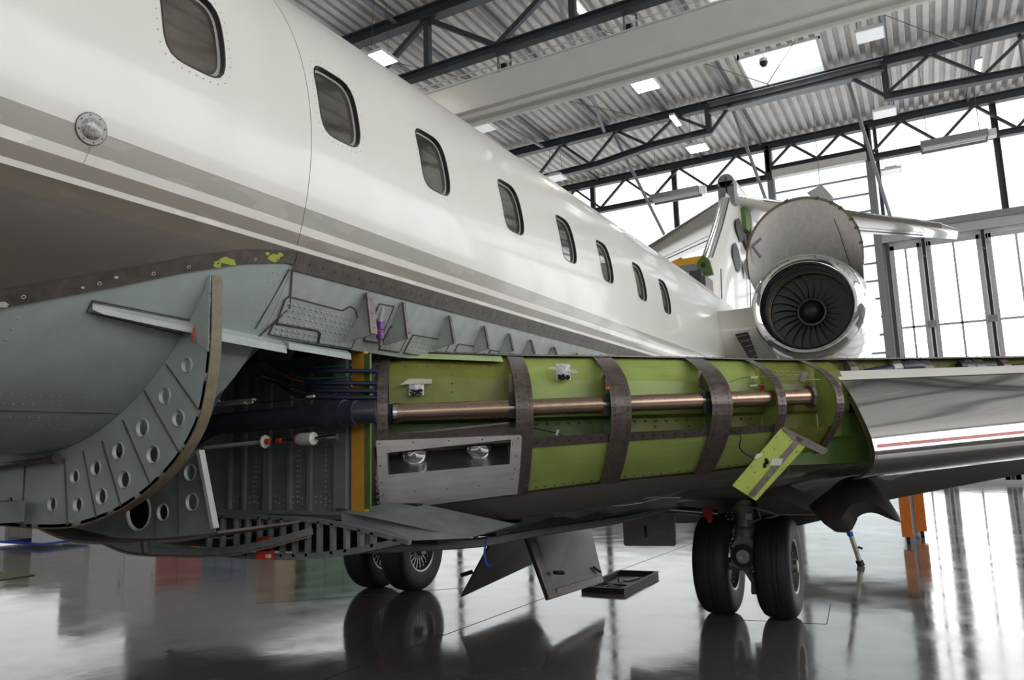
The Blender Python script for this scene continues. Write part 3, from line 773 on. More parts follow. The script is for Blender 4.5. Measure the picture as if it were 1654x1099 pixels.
def empty_part(name):
    o = bpy.data.objects.new(name, None); C.objects.link(o); o.parent = AC; o.matrix_parent_inverse = Matrix.Translation(-AC_off); return o
def cut_holes(o, holes, Y):
    cb = MB()
    for (x, z, r) in holes: cb.tube([(x, Y - 0.1, z), (x, Y + 0.1, z)], r, 20)
    c = cb.build('cutter', M_dark)
    md = o.modifiers.new('b', 'BOOLEAN'); md.object = c; md.operation = 'DIFFERENCE'; md.solver = 'EXACT'
    bpy.context.view_layer.update()
    dg = bpy.context.evaluated_depsgraph_get(); me = bpy.data.meshes.new_from_object(o.evaluated_get(dg))
    o.modifiers.clear(); o.data = me
    bpy.data.objects.remove(c, do_unlink=True)
H1 = [(-2.58, 1.955, .027), (-2.71, 1.84, .031), (-2.62, 1.745, .031), (-2.845, 1.715, .034), (-2.77, 1.605, .034), (-3.0, 1.625, .033), (-2.95, 1.505, .034), (-3.15, 1.555, .030), (-3.10, 1.435, .032), (-3.30, 1.52, .028), (-3.265, 1.40, .030), (-3.46, 1.40, .03), (-3.8, 1.40, .03), (-4.1, 1.5, .03), (-4.4, 1.66, .03)]
SE1 = [(-2.71, 1.97, -2.50, 1.77), (-2.845, 1.87, -2.61, 1.61), (-2.98, 1.755, -2.78, 1.485), (-3.115, 1.67, -2.965, 1.395), (-3.25, 1.63, -3.13, 1.345), (-3.385, 1.60, -3.335, 1.31), (-3.70, 1.6, -3.69, 1.30)]
frame(1.97, 'belly_fairing_frame', H1, SE1)
# second, lower frame just behind
F2 = empty_part('lower_fairing_frame'); Y2 = 2.35
out2 = [(-2.965, 1.62), (-2.945, 1.53), (-2.90, 1.40), (-2.845, 1.275), (-2.86, 1.25), (-3.0, 1.235), (-3.15, 1.222), (-3.35, 1.208), (-3.60, 1.21), (-3.95, 1.25), (-4.3, 1.38), (-4.6, 1.6), (-4.3, 1.8), (-3.6, 1.65)]
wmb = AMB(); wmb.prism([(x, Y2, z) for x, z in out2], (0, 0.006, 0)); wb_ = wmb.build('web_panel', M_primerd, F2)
H2 = [(-3.03, 1.52, .036), (-3.01, 1.385, .038), (-3.215, 1.335, .037), (-3.40, 1.335, .085)]
cut_holes(wb_, H2, Y2)
for (x, z, r) in H2: AMB().lathe((x, Y2 - 0.004, z), (0, 1, 0), [(0.012, r * 0.96), (0, r), (-0.003, r * 1.06), (0.004, r * 1.12)], 24).build('hole_flange', M_primer, F2, True)
AMB().beam((-3.12, Y2 - .004, 1.60), (-3.10, Y2 - .004, 1.235), .004, .004).build('web_joint', M_brown, F2)
AMB().beam((-3.29, Y2 - .004, 1.5), (-3.26, Y2 - .004, 1.215), .004, .004).build('web_joint', M_brown, F2)
AMB().beam((-2.955, Y2 - .01, 1.62), (-2.84, Y2 - .01, 1.27), .02, .03, (0, 1, 0)).build('edge_angle', M_primer2, F2)
bs = AMB(); bs.mt(M_brown)
bs.grid([[V(p) + V((0, -0.35 if i < 9 else -0.3, 0.03)) * 0 + V((0, dy, dz)) for dy, dz in ((0, 0), (0.5, 0.0))] for i, p in enumerate(spline([(-2.83, Y2, 1.258), (-3.0, Y2, 1.225), (-3.2, Y2 - 0.05, 1.21), (-3.45, Y2 - 0.1, 1.20), (-3.9, Y2 - .1, 1.22), (-4.4, Y2 - .1, 1.38), (-4.8, Y2 - .1, 1.7)], 5))], (0, 0, -0.012))
bs.build('lower_edge_strip', None, F2, True)
ls = AMB()
ls.grid([[(x, Y, z) for x, z in [(-3.0, 1.345), (-3.33, 1.298), (-3.636, 1.285), (-4.0, 1.30), (-4.4, 1.42), (-4.75, 1.66), (-4.83, 2.0)]] for Y in (-2.5, -1, 0.5, 1.5, 1.96)], (0, 0, -0.01))
# intercostal box between the frames at the far left
ls2 = AMB().box((-3.85, 1.55, 1.33), (-3.55, 1.9, 1.42)); ls2.build('intercostal', M_primerd, F2)
cl = AMB().tube([(-4.2, 1.93, 1.555), (-3.42, 1.93, 1.60)], 0.014, 8); cl.mt(M_brown).tube([(-3.44, 1.93, 1.6), (-3.38, 1.93, 1.602)], 0.022, 8); cl.build('tie_rod', None, F2)
AMB().tube([(-3.13, 2.2, 1.22), (-3.12, 2.2, 1.17)], 0.018, 10).build('drain_plug', M_black, F2)
# shelf bracket running aft along the hull, frame lug above it
sb = AMB()
pA = [hull(1.565, -37.8, -0.004), hull(2.02, -38.3, -0.004), hull(2.02, -38.3, 0.055), hull(1.60, -38.0, 0.012)]
sb.mt(M_primer2).prism(pA, (0.002, 0, -0.022))
pB = [hull(2.0, -38.3, 0.045), hull(2.48, -39.2, 0.045), hull(2.48, -39.2, -0.01), hull(2.0, -38.3, -0.01)]
sb.prism(pB, (0.003, 0, -0.035)); sb.mt(M_primer).prism([V(p) + V((0, 0.48, -0.004)) for p in pB[:1]] + [hull(2.95, -39.5, 0.02), hull(2.95, -39.5, -0.02), hull(2.48, -39.2, -0.01)], (0.002, 0, -0.03))
sb.mt(M_brown)
sb.beam(hull(1.56, -37.2, 0.0), hull(2.0, -37.9, 0.0), 0.004, 0.004, hn(-38)); sb.beam(hull(1.56, -39.3, 0.0), hull(1.98, -41.0, 0.0), 0.004, 0.004, hn(-38)); sb.beam(hull(1.558, -37.2, 0), hull(1.558, -39.3, 0), .004, .004, hn(-38))
sb.build('shelf_bracket')
lug = AMB().mt(M_primer2)
lug.prism([(-2.475, 1.965, 2.30), (-2.455, 1.965, 2.31), (-2.455, 1.965, 2.0), (-2.60, 1.965, 2.09), (-2.56, 1.965, 2.15), (-2.50, 1.965, 2.20)], (0, 0.012, 0))
lug.mt(M_red).tube([(-2.52, 1.95, 2.10), (-2.522, 1.945, 2.07), (-2.53, 1.95, 2.045)], 0.005, 6)
lug.build('frame_lug')
# upright brackets on the side panel
for (Y, zt, zb, wd) in ((2.885, 2.385, 2.155, 0.05), (3.17, 2.385, 2.165, 0.022), (3.625, 2.375, 2.19, 0.022), (4.03, 2.368, 2.20, 0.022), (4.36, 2.36, 2.22, 0.02), (4.68, 2.355, 2.23, 0.02), (5.07, 2.345, 2.24, 0.02), (5.5, 2.34, 2.26, 0.02)):
    b = AMB(); b.mt(M_primer2)
    def side_x(z): return XC + math.sqrt(RR ** 2 - (z - (TOP - RR)) ** 2)
    xt, xb = side_x(zt), side_x(zb)
    b.prism([(xt, Y, zt), (xt + 0.02, Y, zt), (xt + 0.045, Y, zb + 0.02), (xb + 0.04, Y, zb), (xb, Y, zb)], (0, 0.008, 0))
    b.mt(M_rib).prism([(xt + 0.01, Y - wd / 2, zt + 0.005), (xt + 0.022, Y - wd / 2, zt), (xt + 0.05, Y - wd / 2, zb + 0.02), (xt + 0.038, Y - wd / 2, zb + 0.02)], (0, wd, 0))
    b.mt(M_dark)
    for f in (0.15, 0.5, 0.85): b.disc(V((xt + 0.022 + 0.028 * f, Y, zt + (zb + 0.02 - zt) * f)) + V((0.001, 0, 0)), (1, 0, 0.1), 0.005, n=6)
    b.build('fairing_bracket')
pv = AMB(); pv.mt(M_primer2).tube([(-2.44, 3.04, 2.36), (-2.45, 3.04, 2.33), (-2.47, 3.05, 2.29), (-2.47, 3.05, 2.265)], [0.006, 0.012, 0.014, 0.014], 10)
pv.mt(M_purple).tube([(-2.47, 3.05, 2.268), (-2.47, 3.05, 2.228)], 0.021, 14).tube([(-2.47, 3.05, 2.218), (-2.47, 3.05, 2.178)], 0.021, 14)
pv.mt(M_brown).tube([(-2.47, 3.05, 2.18), (-2.47, 3.05, 2.14)], 0.013, 10)
o = pv.build('tube_fitting', None, None, True); o['label'] = 'tube fitting with two purple sleeves'

# ---- wing centre box and the equipment bay
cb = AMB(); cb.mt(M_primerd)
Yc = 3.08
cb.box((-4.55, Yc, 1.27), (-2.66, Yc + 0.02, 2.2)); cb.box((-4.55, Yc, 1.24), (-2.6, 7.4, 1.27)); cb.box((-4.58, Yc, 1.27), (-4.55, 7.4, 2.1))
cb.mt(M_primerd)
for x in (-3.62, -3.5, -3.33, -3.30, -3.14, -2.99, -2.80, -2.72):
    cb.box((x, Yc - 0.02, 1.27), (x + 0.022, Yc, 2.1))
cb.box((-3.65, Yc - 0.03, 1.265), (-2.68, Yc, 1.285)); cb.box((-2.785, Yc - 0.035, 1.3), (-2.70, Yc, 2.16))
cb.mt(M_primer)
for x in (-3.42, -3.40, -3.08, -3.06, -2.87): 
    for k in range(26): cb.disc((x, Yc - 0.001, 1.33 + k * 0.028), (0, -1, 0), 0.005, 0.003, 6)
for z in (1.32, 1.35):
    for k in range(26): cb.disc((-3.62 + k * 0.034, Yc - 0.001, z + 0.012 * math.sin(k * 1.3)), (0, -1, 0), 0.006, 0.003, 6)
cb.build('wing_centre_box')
AMB().box((-2.675, Yc - 0.02, 1.285), (-2.588, Yc + 0.015, 2.13)).build('ochre_end_panel', M_yellow)
AMB().box((-2.588, Yc - 0.02, 1.30), (-2.55, Yc - 0.005, 2.11)).build('root_rib_web', M_greend)
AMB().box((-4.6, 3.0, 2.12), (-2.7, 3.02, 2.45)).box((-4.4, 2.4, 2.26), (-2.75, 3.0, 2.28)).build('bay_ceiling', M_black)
AMB().prism([(-3.22, 2.9, 2.12), (-3.0, 2.9, 2.10), (-2.95, 2.9, 2.15), (-3.2, 2.9, 2.2)], (0, 0.03, 0)).build('junction_bracket', M_tanedge)
# keel lattice below
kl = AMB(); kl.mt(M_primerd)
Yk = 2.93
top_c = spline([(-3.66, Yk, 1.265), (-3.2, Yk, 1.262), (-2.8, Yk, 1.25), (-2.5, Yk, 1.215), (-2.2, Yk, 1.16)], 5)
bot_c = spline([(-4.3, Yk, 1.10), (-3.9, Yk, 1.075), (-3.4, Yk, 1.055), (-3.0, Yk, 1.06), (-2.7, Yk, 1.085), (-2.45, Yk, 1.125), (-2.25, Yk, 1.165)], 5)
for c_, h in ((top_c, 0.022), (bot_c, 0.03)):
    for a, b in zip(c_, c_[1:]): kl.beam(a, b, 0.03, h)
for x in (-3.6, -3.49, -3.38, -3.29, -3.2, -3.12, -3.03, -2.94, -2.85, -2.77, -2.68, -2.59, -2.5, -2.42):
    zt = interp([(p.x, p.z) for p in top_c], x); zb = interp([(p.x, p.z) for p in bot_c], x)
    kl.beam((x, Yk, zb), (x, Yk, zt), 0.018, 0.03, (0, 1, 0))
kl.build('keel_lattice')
c2 = spline([(-4.5, 2.85, 1.14), (-4.1, 2.8, 1.08), (-3.6, 2.78, 1.085), (-3.3, 2.8, 1.10), (-3.05, 2.84, 1.14), (-2.8, 2.9, 1.20)], 5)
kt = AMB()
for a, b in zip(c2, c2[1:]): kt.beam(a, b, 0.03, 0.035)
kt.build('keel_edge_tube', M_primerd)
ke = AMB(); c3 = [p + V((0, -0.01, -0.026)) for p in c2]
for a, b in zip(c3, c3[1:]): ke.beam(a, b, 0.035, 0.008)
ke.build('keel_edge_seal', M_tanedge)
AMB().box((-4.6, 2.46, 1.23), (-3.2, 2.48, 1.64)).box((-4.6, 3.4, 1.1), (-2.5, 3.45, 1.3)).box((-4.6, 2.95, 1.085), (-2.55, 7.3, 1.1)).build('belly_panel_and_dark_plate', M_black)  # first box: added black plate, gives the frame hole its shaded depth
AMB().tube(spline([(-3.62, 2.95, 1.14), (-3.45, 2.95, 1.14), (-3.38, 2.95, 1.16), (-3.375, 2.95, 1.22), (-3.33, 2.95, 1.25), (-3.0, 2.95, 1.22)], 5), 0.008, 8).tube(spline([(-3.6, 2.96, 1.17), (-3.44, 2.96, 1.17), (-3.405, 2.96, 1.2), (-3.40, 2.96, 1.25)], 5), 0.008, 8).build('hydraulic_line', M_steel, None, True)
for x_, z_ in ((-3.15, 1.12), (-3.15, 1.05)): AMB().mt(M_red).box((x_, 2.86, z_), (x_ + 0.09, 2.9, z_ + 0.045)).mt(M_cream).box((x_ + 0.075, 2.855, z_ + 0.012), (x_ + 0.10, 2.87, z_ + 0.03)).build('red_servicing_label')
# bleed air duct
bd = AMB(); bd.mt(M_hose)
pts = spline([(-2.56, 2.93, 1.79), (-2.9, 2.9, 1.785), (-3.2, 2.87, 1.775), (-3.42, 2.84, 1.77), (-3.55, 2.82, 1.735), (-3.66, 2.8, 1.66), (-3.76, 2.78, 1.585)], 5)
bd.tube([(-2.46, 3.0, 1.795)] + pts, 0.058, 20)
bd.tube([(-2.60, 2.93, 1.79), (-2.70, 2.92, 1.788)], 0.072, 20).tube([(-2.53, 2.94, 1.79), (-2.60, 2.93, 1.79)], 0.064, 20)
bd.mt(M_tanedge).tube([(-3.655, 2.8, 1.665), (-3.69, 2.8, 1.64)], 0.064, 20)
bd.build('bleed_air_duct', None, None, True)
AMB().beam((-3.62, 2.78, 1.86), (-3.15, 2.78, 1.87), 0.05, 0.012).beam((-3.4, 2.78, 1.88), (-3.1, 2.78, 1.885), 0.03, 0.01).build('duct_saddle', M_primer)
sl = AMB(); sl.mt(M_steel).tube(spline([(-3.3, 2.8, 1.877), (-2.95, 2.82, 1.868), (-2.62, 2.88, 1.89)], 6), 0.004, 6); sl.mt(M_cream).tube([(-3.17, 2.79, 1.875), (-3.12, 2.79, 1.872)], 0.007, 8).tube([(-2.79, 2.85, 1.88), (-2.74, 2.85, 1.883)], 0.007, 8); sl.build('sensor_wire')
AMB().prism([(-3.46, 2.55, 2.04), (-3.30, 2.55, 2.03), (-3.16, 2.6, 1.87), (-3.22, 2.6, 1.86), (-3.36, 2.55, 1.98), (-3.44, 2.55, 1.97)], (0, 0.02, 0)).build('stay_bracket', M_primer)
AMB().prism([(-2.7, 2.35, 2.09), (-2.78, 2.35, 1.95), (-3.0, 2.35, 1.82), (-3.12, 2.35, 1.74), (-3.0, 2.36, 1.70), (-3.05, 2.36, 1.66), (-3.2, 2.36, 1.70), (-3.2, 2.36, 1.68), (-2.6, 2.36, 2.08)], (0, 0.01, 0)).build('hull_end_web', M_primerd)
for i, (z0, z1, m_) in enumerate(((2.02, 2.13, M_cable), (1.955, 2.08, M_cable), (1.915, 2.0, M_cable), (1.88, 2.03, M_cable))):
    cbm = AMB(); cbm.mt(M_cable).tube(spline([(-2.50, 3.06, z0 - 0.01), (-2.72, 2.93, z0), (-2.83, 2.92, z0 + 0.01), (-3.0, 2.92, z0 + 0.05), (-3.2, 2.95, z1)], 6), 0.013, 10)
    cbm.build('cable_bundle', None, None, True)
for z0, z1, m_ in ((2.035, 2.15, M_cgreen), (1.975, 2.09, M_cgreen), (1.93, 2.03, M_steel), (1.968, 2.1, M_red)):
    AMB().tube(spline([(-2.56 if m_ != M_red else -2.84, 2.93, z0), (-2.83 if m_ != M_red else -2.9, 2.90, z0 + 0.01), (-3.0, 2.90, z0 + 0.045), (-3.2, 2.93, z1)], 6), 0.0045, 8).build('wire', m_, None, True)
for z in (2.03, 1.965, 1.925, 1.89): AMB().lathe((-2.83, 2.91, z), (1, 0, 0), [(-0.006, 0.02), (0.006, 0.02)], 14).build('cable_clamp', M_rub)
vv = AMB(); vv.mt(M_cream).lathe((-2.88, 2.86, 1.665), (1, 0, 0.02), [(0, 0.01), (0.012, 0.022), (0.04, 0.033), (0.13, 0.033), (0.135, 0.02), (0.14, 0.0)], 24)
vv.mt(M_red).lathe((-2.865, 2.86, 1.666), (1, 0, 0), [(0, 0.03), (0.008, 0.0345), (0.014, 0.0335)], 24); vv.mt(M_steel).tube([(-2.75, 2.86, 1.668), (-2.62, 2.88, 1.672)], 0.009, 10).tube([(-2.66, 2.87, 1.67), (-2.61, 2.88, 1.672)], 0.016, 12)
vv.tube([(-3.08, 2.84, 1.662), (-2.88, 2.86, 1.665)], 0.008, 8)
vv.mt(M_red).tube([(-3.0, 2.85, 1.663), (-2.97, 2.85, 1.664)], 0.014, 10).tube([(-3.07, 2.84, 1.662), (-3.04, 2.84, 1.662)], 0.016, 10)
vv.mt(M_cream).lathe((-3.085, 2.84, 1.662), (1, 0, 0), [(0, 0.0), (0, 0.034), (0.012, 0.036), (0.014, 0.012)], 8)
vv.mt(M_primer).tube([(-3.5, 2.8, 1.64), (-3.09, 2.84, 1.66)], 0.012, 10)
vv.build('valve_and_rod', None, None, True)

# ---- wing
A = R_(35); LD = V((math.cos(A), math.sin(A), 0)); AD = V((-math.sin(A), math.cos(A), 0)); P0 = V((-2.55, 3.1, 0))
def W(s, u, z): return P0 + LD * s + AD * u + V((0, 0, z))
ZT = [(-0.2, 2.205), (0, 2.195), (0.8, 2.15), (1.4, 2.135), (1.9, 2.118), (2.5, 2.093), (4.13, 2.086), (9, 2.15)]
ZB = [(-0.2, 1.24), (0, 1.252), (0.82, 1.325), (1.32, 1.372), (1.89, 1.407), (2.64, 1.476), (4.13, 1.56), (9, 1.75)]
Z6 = [(-0.2, 1.21), (0, 1.19), (0.3, 1.142), (0.86, 1.171), (1.44, 1.227), (1.96, 1.303), (2.62, 1.358), (3.7, 1.43), (9, 1.70)]
ZN = 1.79
def prof(s, n=14, off=0.0):
    zt, zb = interp(ZT, s), interp(ZB, s); out = []
    for i in range(n + 1):
        v = 1 - i / n; out.append((0.45 * v ** 2.3, ZN + (zt - ZN) * v))
    for i in range(1, n + 1):
        v = i / n; out.append((0.37 * v ** 1.7, ZN - (ZN - zb) * v))
    return out
def pt(s, w_, off=0.0):
    """point on the nose profile: w_ from 0 (top) over 1 (nose) to 2 (bottom); off>0 outwards"""
    zt, zb = interp(ZT, s), interp(ZB, s)
    def f(w_):
        if w_ <= 1: v = 1 - w_; return (0.45 * v ** 2.3, ZN + (zt - ZN) * v)
        v = w_ - 1; return (0.37 * v ** 1.7, ZN - (ZN - zb) * v)
    a = f(max(0, w_ - 0.01)); b = f(min(2.1, w_ + 0.01)); c = f(w_)
    tu, tz = b[0] - a[0], b[1] - a[1]; L_ = math.hypot(tu, tz); nu, nz = tz / L_, -tu / L_   # outward = forward
    return W(s, c[0] + nu * off, c[1] + nz * off), (AD * nu + V((0, 0, nz)))
SPAN = 9.0
wing = AMB(); wing.mt(M_lower)
ss = fr_(-0.15, SPAN, 40)
def te(s):
    p = W(s, 0.6, interp(Z6, s)); x = p.x + 0.1
    return V((x, 8.0 + 0.15 * (x + 1.2), interp([(-3.5, 0.74), (-2.9, 0.75), (-1.2, 0.80), (-0.31, 1.015), (0.73, 1.225), (3, 1.5), (6, 1.8)], x)))
def knee(s):
    t = te(s); b = W(s, 0.6, interp(Z6, s)); k = b.lerp(t, 0.78); k.z = max(k.z, min(b.z - 0.05, t.z + interp([(0, 0.30), (3, 0.27), (6, 0.12), (9, 0.08)], s))); return k
low_rows = []
for s in ss:
    a = W(s, 0.375, interp(ZB, s)); b = W(s, 0.6, interp(Z6, s)); t = te(s)
    mid = W(s, 0.47, (interp(ZB, s) * 0.5 + interp(Z6, s) * 0.5) - 0.012)
    low_rows.append([a, mid, b])
wing.grid([r[::-1] for r in low_rows])
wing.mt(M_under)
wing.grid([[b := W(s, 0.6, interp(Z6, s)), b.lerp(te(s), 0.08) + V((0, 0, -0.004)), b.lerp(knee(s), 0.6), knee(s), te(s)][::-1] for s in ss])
wing.mt(M_white)
def tp(s): return W(s, 0.46, interp(ZT, s) + 0.002)
wing.grid([[te(s) + V((0, 0, 0.012)), te(s).lerp(tp(s), 0.5) + V((0, 0, 0.08)), te(s).lerp(tp(s), 0.8) + V((0, 0, 0.07)), tp(s)][::-1] for s in ss])
wing_o = wing.build('wing_skin', None, None, True, 30)
# spar edge strip along the top with rivets
es = AMB(); es.mt(M_rib)
es.grid([[W(s, 0.40, interp(ZT, s) - 0.012), W(s, 0.455, interp(ZT, s) + 0.004), W(s, 0.52, interp(ZT, s) + 0.006)] for s in ss])
es.mt(M_dark)
k = -0.1
while k < 4.5:
    es.disc(W(k, 0.43, interp(ZT, k) + 0.0005), (0.3, -0.5, 0.6), 0.004, n=6); k += 0.055
es.build('upper_spar_strip', None, wing_o)
# webs behind the ribs
wbm = AMB()
def web(s0, s1, mu, ml, mstrip=True):
    rows = []
    for s in fr_(s0, s1, 4):
        zt = interp(ZT, s); rows.append([W(s, 0.45, zt - 0.01), W(s, 0.40, zt - 0.035), W(s, 0.32, zt - 0.09), W(s, 0.27, zt - 0.17), W(s, 0.25, 1.85), W(s, 0.25, 1.76)])
    wbm.mt(mu).grid(rows)
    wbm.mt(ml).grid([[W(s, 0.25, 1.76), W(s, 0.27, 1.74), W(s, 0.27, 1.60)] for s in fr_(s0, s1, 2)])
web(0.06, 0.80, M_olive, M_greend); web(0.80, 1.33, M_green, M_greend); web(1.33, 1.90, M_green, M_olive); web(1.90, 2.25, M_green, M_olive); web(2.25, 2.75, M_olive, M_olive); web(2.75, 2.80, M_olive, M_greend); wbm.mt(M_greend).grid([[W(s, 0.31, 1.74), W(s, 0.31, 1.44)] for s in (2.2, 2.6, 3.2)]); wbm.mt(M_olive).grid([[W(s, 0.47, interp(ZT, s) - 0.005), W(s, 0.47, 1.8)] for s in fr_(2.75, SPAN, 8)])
wbm.mt(M_brass)
for s0, s1 in ((0.90, 1.22), (1.42, 1.80), (2.0, 2.2)):
    k = s0
    while k < s1: wbm.disc(W(k, 0.268, 1.725), -AD, 0.0085, 0.006, 8); k += 0.062
for s_ in (1.225, 1.60, 1.80, 2.2):
    for z in (1.66, 1.69) if s_ != 1.60 else (1.72, 1.69, 1.66, 1.635): wbm.disc(W(s_, 0.268, z), -AD, 0.0075, 0.005, 8)
for s_ in (1.18, 1.75, 2.15):
    for k in range(6): 
        zt = interp(ZT, s_); v = k / 6; wbm.disc(W(s_ + 0.015 * k, 0.40 - 0.14 * v ** 0.6, zt - 0.05 - 0.2 * v), (0.2, -0.8, 0.5), 0.007, 0.005, 8)
for k in range(11): wbm.disc(W(0.1 + k * 0.062, 0.30, 2.075 - 0.0005 * k), (0.3, -0.7, 0.3), 0.006, 0.004, 8)
for k in range(5): wbm.disc(W(0.42, 0.255, 2.02 - k * 0.05), -AD, 0.006, 0.004, 8); wbm.disc(W(0.72, 0.255, 2.02 - k * 0.05), -AD, 0.005, 0.004, 8)
for k in range(30): wbm.disc(W(2.35 + (k % 10) * 0.036, 0.247, 2.0 - 0.003 * (k % 10) if k < 10 else (1.66 if k < 20 else 1.62)), -AD, 0.007, 0.004, 8)
k = 2.8
while k < 4.4: wbm.disc(W(k, 0.469, interp(ZT, k) - 0.05), (0.4, -0.7, 0.3), 0.009, 0.005, 8); k += 0.085
wbm.build('spar_web', None, wing_o)
# light green cap strip of the first bay
AMB().mt(M_green2).grid([[W(s, 0.44, interp(ZT, s) - 0.006), W(s, 0.31, interp(ZT, s) - 0.058), W(s, 0.305, interp(ZT, s) - 0.062)] for s in (0.06, 0.4, 0.72)], (0.003, -0.004, 0.0)).build('cap_strip', None, wing_o)
# riveted lower nose skin, painted green, and the stringer above it
def lowskin(s0, s1, mtl):
    g = AMB(); g.mt(mtl)
    g.grid([[pt(s, w_, -0.012)[0] for w_ in fr_(1.43, 2.0, 6)] for s in fr_(s0, s1, 4)])
    g.mt(M_dark)
    k = s0 + 0.04
    while k < s1 - 0.02:
        p_, n_ = pt(k, 1.96, -0.011); g.disc(p_, n_, 0.006, 0.003, 8); k += 0.055
    g.mt(M_brown); 
    g.grid([[pt(s, w_, -0.009)[0] for w_ in (1.985, 2.04)] for s in fr_(s0, s1, 3)])
    g.build('lower_nose_skin', None, wing_o)
lowskin(0.80, 1.33, M_green); lowskin(1.33, 1.91, M_green); lowskin(1.91, 2.26, M_green); lowskin(2.29, 2.6, M_olive)
sg = AMB(); sg.mt(M_rib)
for s0, s1 in ((0.82, 1.32), (1.36, 1.9), (1.93, 2.27)):
    sg.grid([[pt(s, w_, -0.008)[0] for w_ in (1.33, 1.45)] for s in fr_(s0, s1, 3)])
sg.mt(M_dark)
for s0, s1 in ((0.87, 1.3), (1.41, 1.86), (1.97, 2.24)):
    k = s0
    while k < s1: p_, n_ = pt(k, 1.39, -0.007); sg.disc(p_, n_, 0.0055, 0.002, 8); k += 0.06
sg.build('nose_stringer', None, wing_o)
# nose ribs
def rib(s, wd, double=True, mtl=M_rib, end=2.02, web_m=M_greend, w0=0.0, holes=True):
    g = AMB(); g.mt(mtl)
    segs = [(w0, 0.62), (0.625, 0.98), (0.985, end)] if double else [(w0, end)]
    for a, b in segs:
        g.grid([[pt(s + q * wd / 2, w_, 0.002 if q else 0.0035)[0] for q in ((-1, -0.06, 0.06, 1) if double else (-1, 1))] for w_ in fr_(a, b, 14)])
        g.grid([[pt(s + q * wd / 2, w_, -0.003)[0] for q in (1, -1)] for w_ in fr_(a, b, 14)])
    for q in (-1, 1):
        g.grid([[pt(s + q * wd / 2, w_, o_)[0] for o_ in ((0.002, -0.003) if q < 0 else (-0.003, 0.002))] for w_ in fr_(w0, end, 20)])
    g.mt(M_dark)
    w_ = w0 + 0.05
    while w_ < end - 0.03 and holes:
        for q in ((-0.62, 0.62) if double else (0,)):
            p_, n_ = pt(s + q * wd / 2, w_, 0.0035); g.disc(p_, n_, 0.0042, n=6)
        w_ += 0.075
    g.mt(web_m)
    g.grid([[pt(s - wd * 0.1, w_, -0.003)[0], W(s - wd * 0.1, max(0.26, pt_u(s, w_)), pt(s, w_, -0.003)[0].z)] for w_ in fr_(w0, min(end, 2.0), 26)], LD * 0.004)
    return g.build('nose_rib', None, wing_o)
def pt_u(s, w_): return (0.45 * (1 - w_) ** 2.3) if w_ <= 1 else 0.37 * (w_ - 1) ** 1.7
rib(-0.035, 0.06, False); rib(0.04, 0.056, False); rib(0.80, 0.095); rib(1.335, 0.115); rib(1.91, 0.12); rib(2.26, 0.05, False, web_m=M_green); rib(2.605, 0.045, False, web_m=M_green)
def short_rib(s_, wd):
    g = AMB(); zt = interp(ZT, s_); P_ = [(0.455, zt), (0.43, zt - 0.008), (0.40, zt - 0.03), (0.375, zt - 0.06), (0.36, zt - 0.11)]
    g.mt(M_rib).grid([[W(s_ - wd / 2, u, z), W(s_ + wd / 2, u, z)] for u, z in P_], AD * 0.003)
    g.mt(M_primerd).prism([W(s_ - wd / 2, u + 0.003, z) for u, z in P_] + [W(s_ - wd / 2, 0.46, zt - 0.11)], LD * 0.004)
    g.build('nose_rib', None, wing_o)
for s_, wd in ((2.93, 0.05), (3.24, 0.06), (3.35, 0.05), (3.43, 0.06), (3.72, 0.05), (3.79, 0.06), (3.97, 0.05), (4.3, 0.05), (4.7, 0.06), (5.1, 0.06)): short_rib(s_, wd)
sc = AMB(); sc.mt(M_limec)
for k in range(9):
    w_ = 0.5 + k * 0.09 + random.random() * 0.05
    o = len(sc.v); cs = -0.035 + random.uniform(-0.012, 0.012)
    for j in range(9):
        a = 2 * math.pi * j / 9; q = 0.6 + 0.6 * random.random()
        sc.v.append(tuple(pt(cs + 0.011 * q * math.cos(a), w_ + 0.03 * q * math.sin(a), 0.0045)[0]))
    sc.face(*range(o, o + 9))
sc.build('chipped_paint', None, wing_o)
# dark clips beside the rib at the duct, and clip angles
for s_ in (0.745, 1.272, 1.845):
    AMB().mt(M_black).beam(W(s_, 0.06, 1.875), W(s_, 0.06, 1.75), 0.012, 0.05, LD).build('duct_clip', None, wing_o)
    AMB().mt(M_rib).beam(W(s_, 0.12, 1.70), W(s_, 0.12, 1.60), 0.008, 0.025, LD).build('clip_angle', None, wing_o)
    AMB().mt(M_rib).beam(W(s_, 0.14, 2.00), W(s_, 0.14, 1.90), 0.008, 0.025, LD).build('clip_angle', None, wing_o)
AMB().mt(M_orange).beam(W(1.268, 0.03, 1.895), W(1.268, 0.03, 1.91), 0.014, 0.014).build('orange_plug', None, wing_o)
# piccolo duct
dd = AMB(); dd.mt(M_duct)
def dz(s): return 1.797 + 0.015 * s
dd.tube([W(s, 0.10, dz(s)) for s in fr_(0.13, 2.50, 12)], 0.047, 28)
dd.tube([W(s, 0.10, dz(s)) for s in (0.115, 0.135)], 0.052, 24).tube([W(s, 0.10, dz(s)) for s in (0.385, 0.39)], 0.0485, 24).tube([W(s, 0.10, dz(s)) for s in (2.02, 2.025)], 0.0485, 24)
dd.mt(M_dark)
for k in range(34): dd.disc(W(0.2 + k * 0.07, 0.10 - 0.044, dz(0.2 + k * 0.07) + 0.016), -AD, 0.003, 0.0, 5)
dd.mt(M_steel).tube([W(0.092, 0.10, dz(0)), W(0.115, 0.10, dz(0))], 0.056, 24)
dd.mt(M_hose).tube([W(-0.02, 0.12, dz(0)), W(0.092, 0.10, dz(0))], 0.05, 20)
dd.mt(M_brown).tube([W(2.47, 0.10, dz(2.5)), W(2.49, 0.10, dz(2.5))], 0.07, 8)
dd.build('anti_ice_duct', None, wing_o, True)
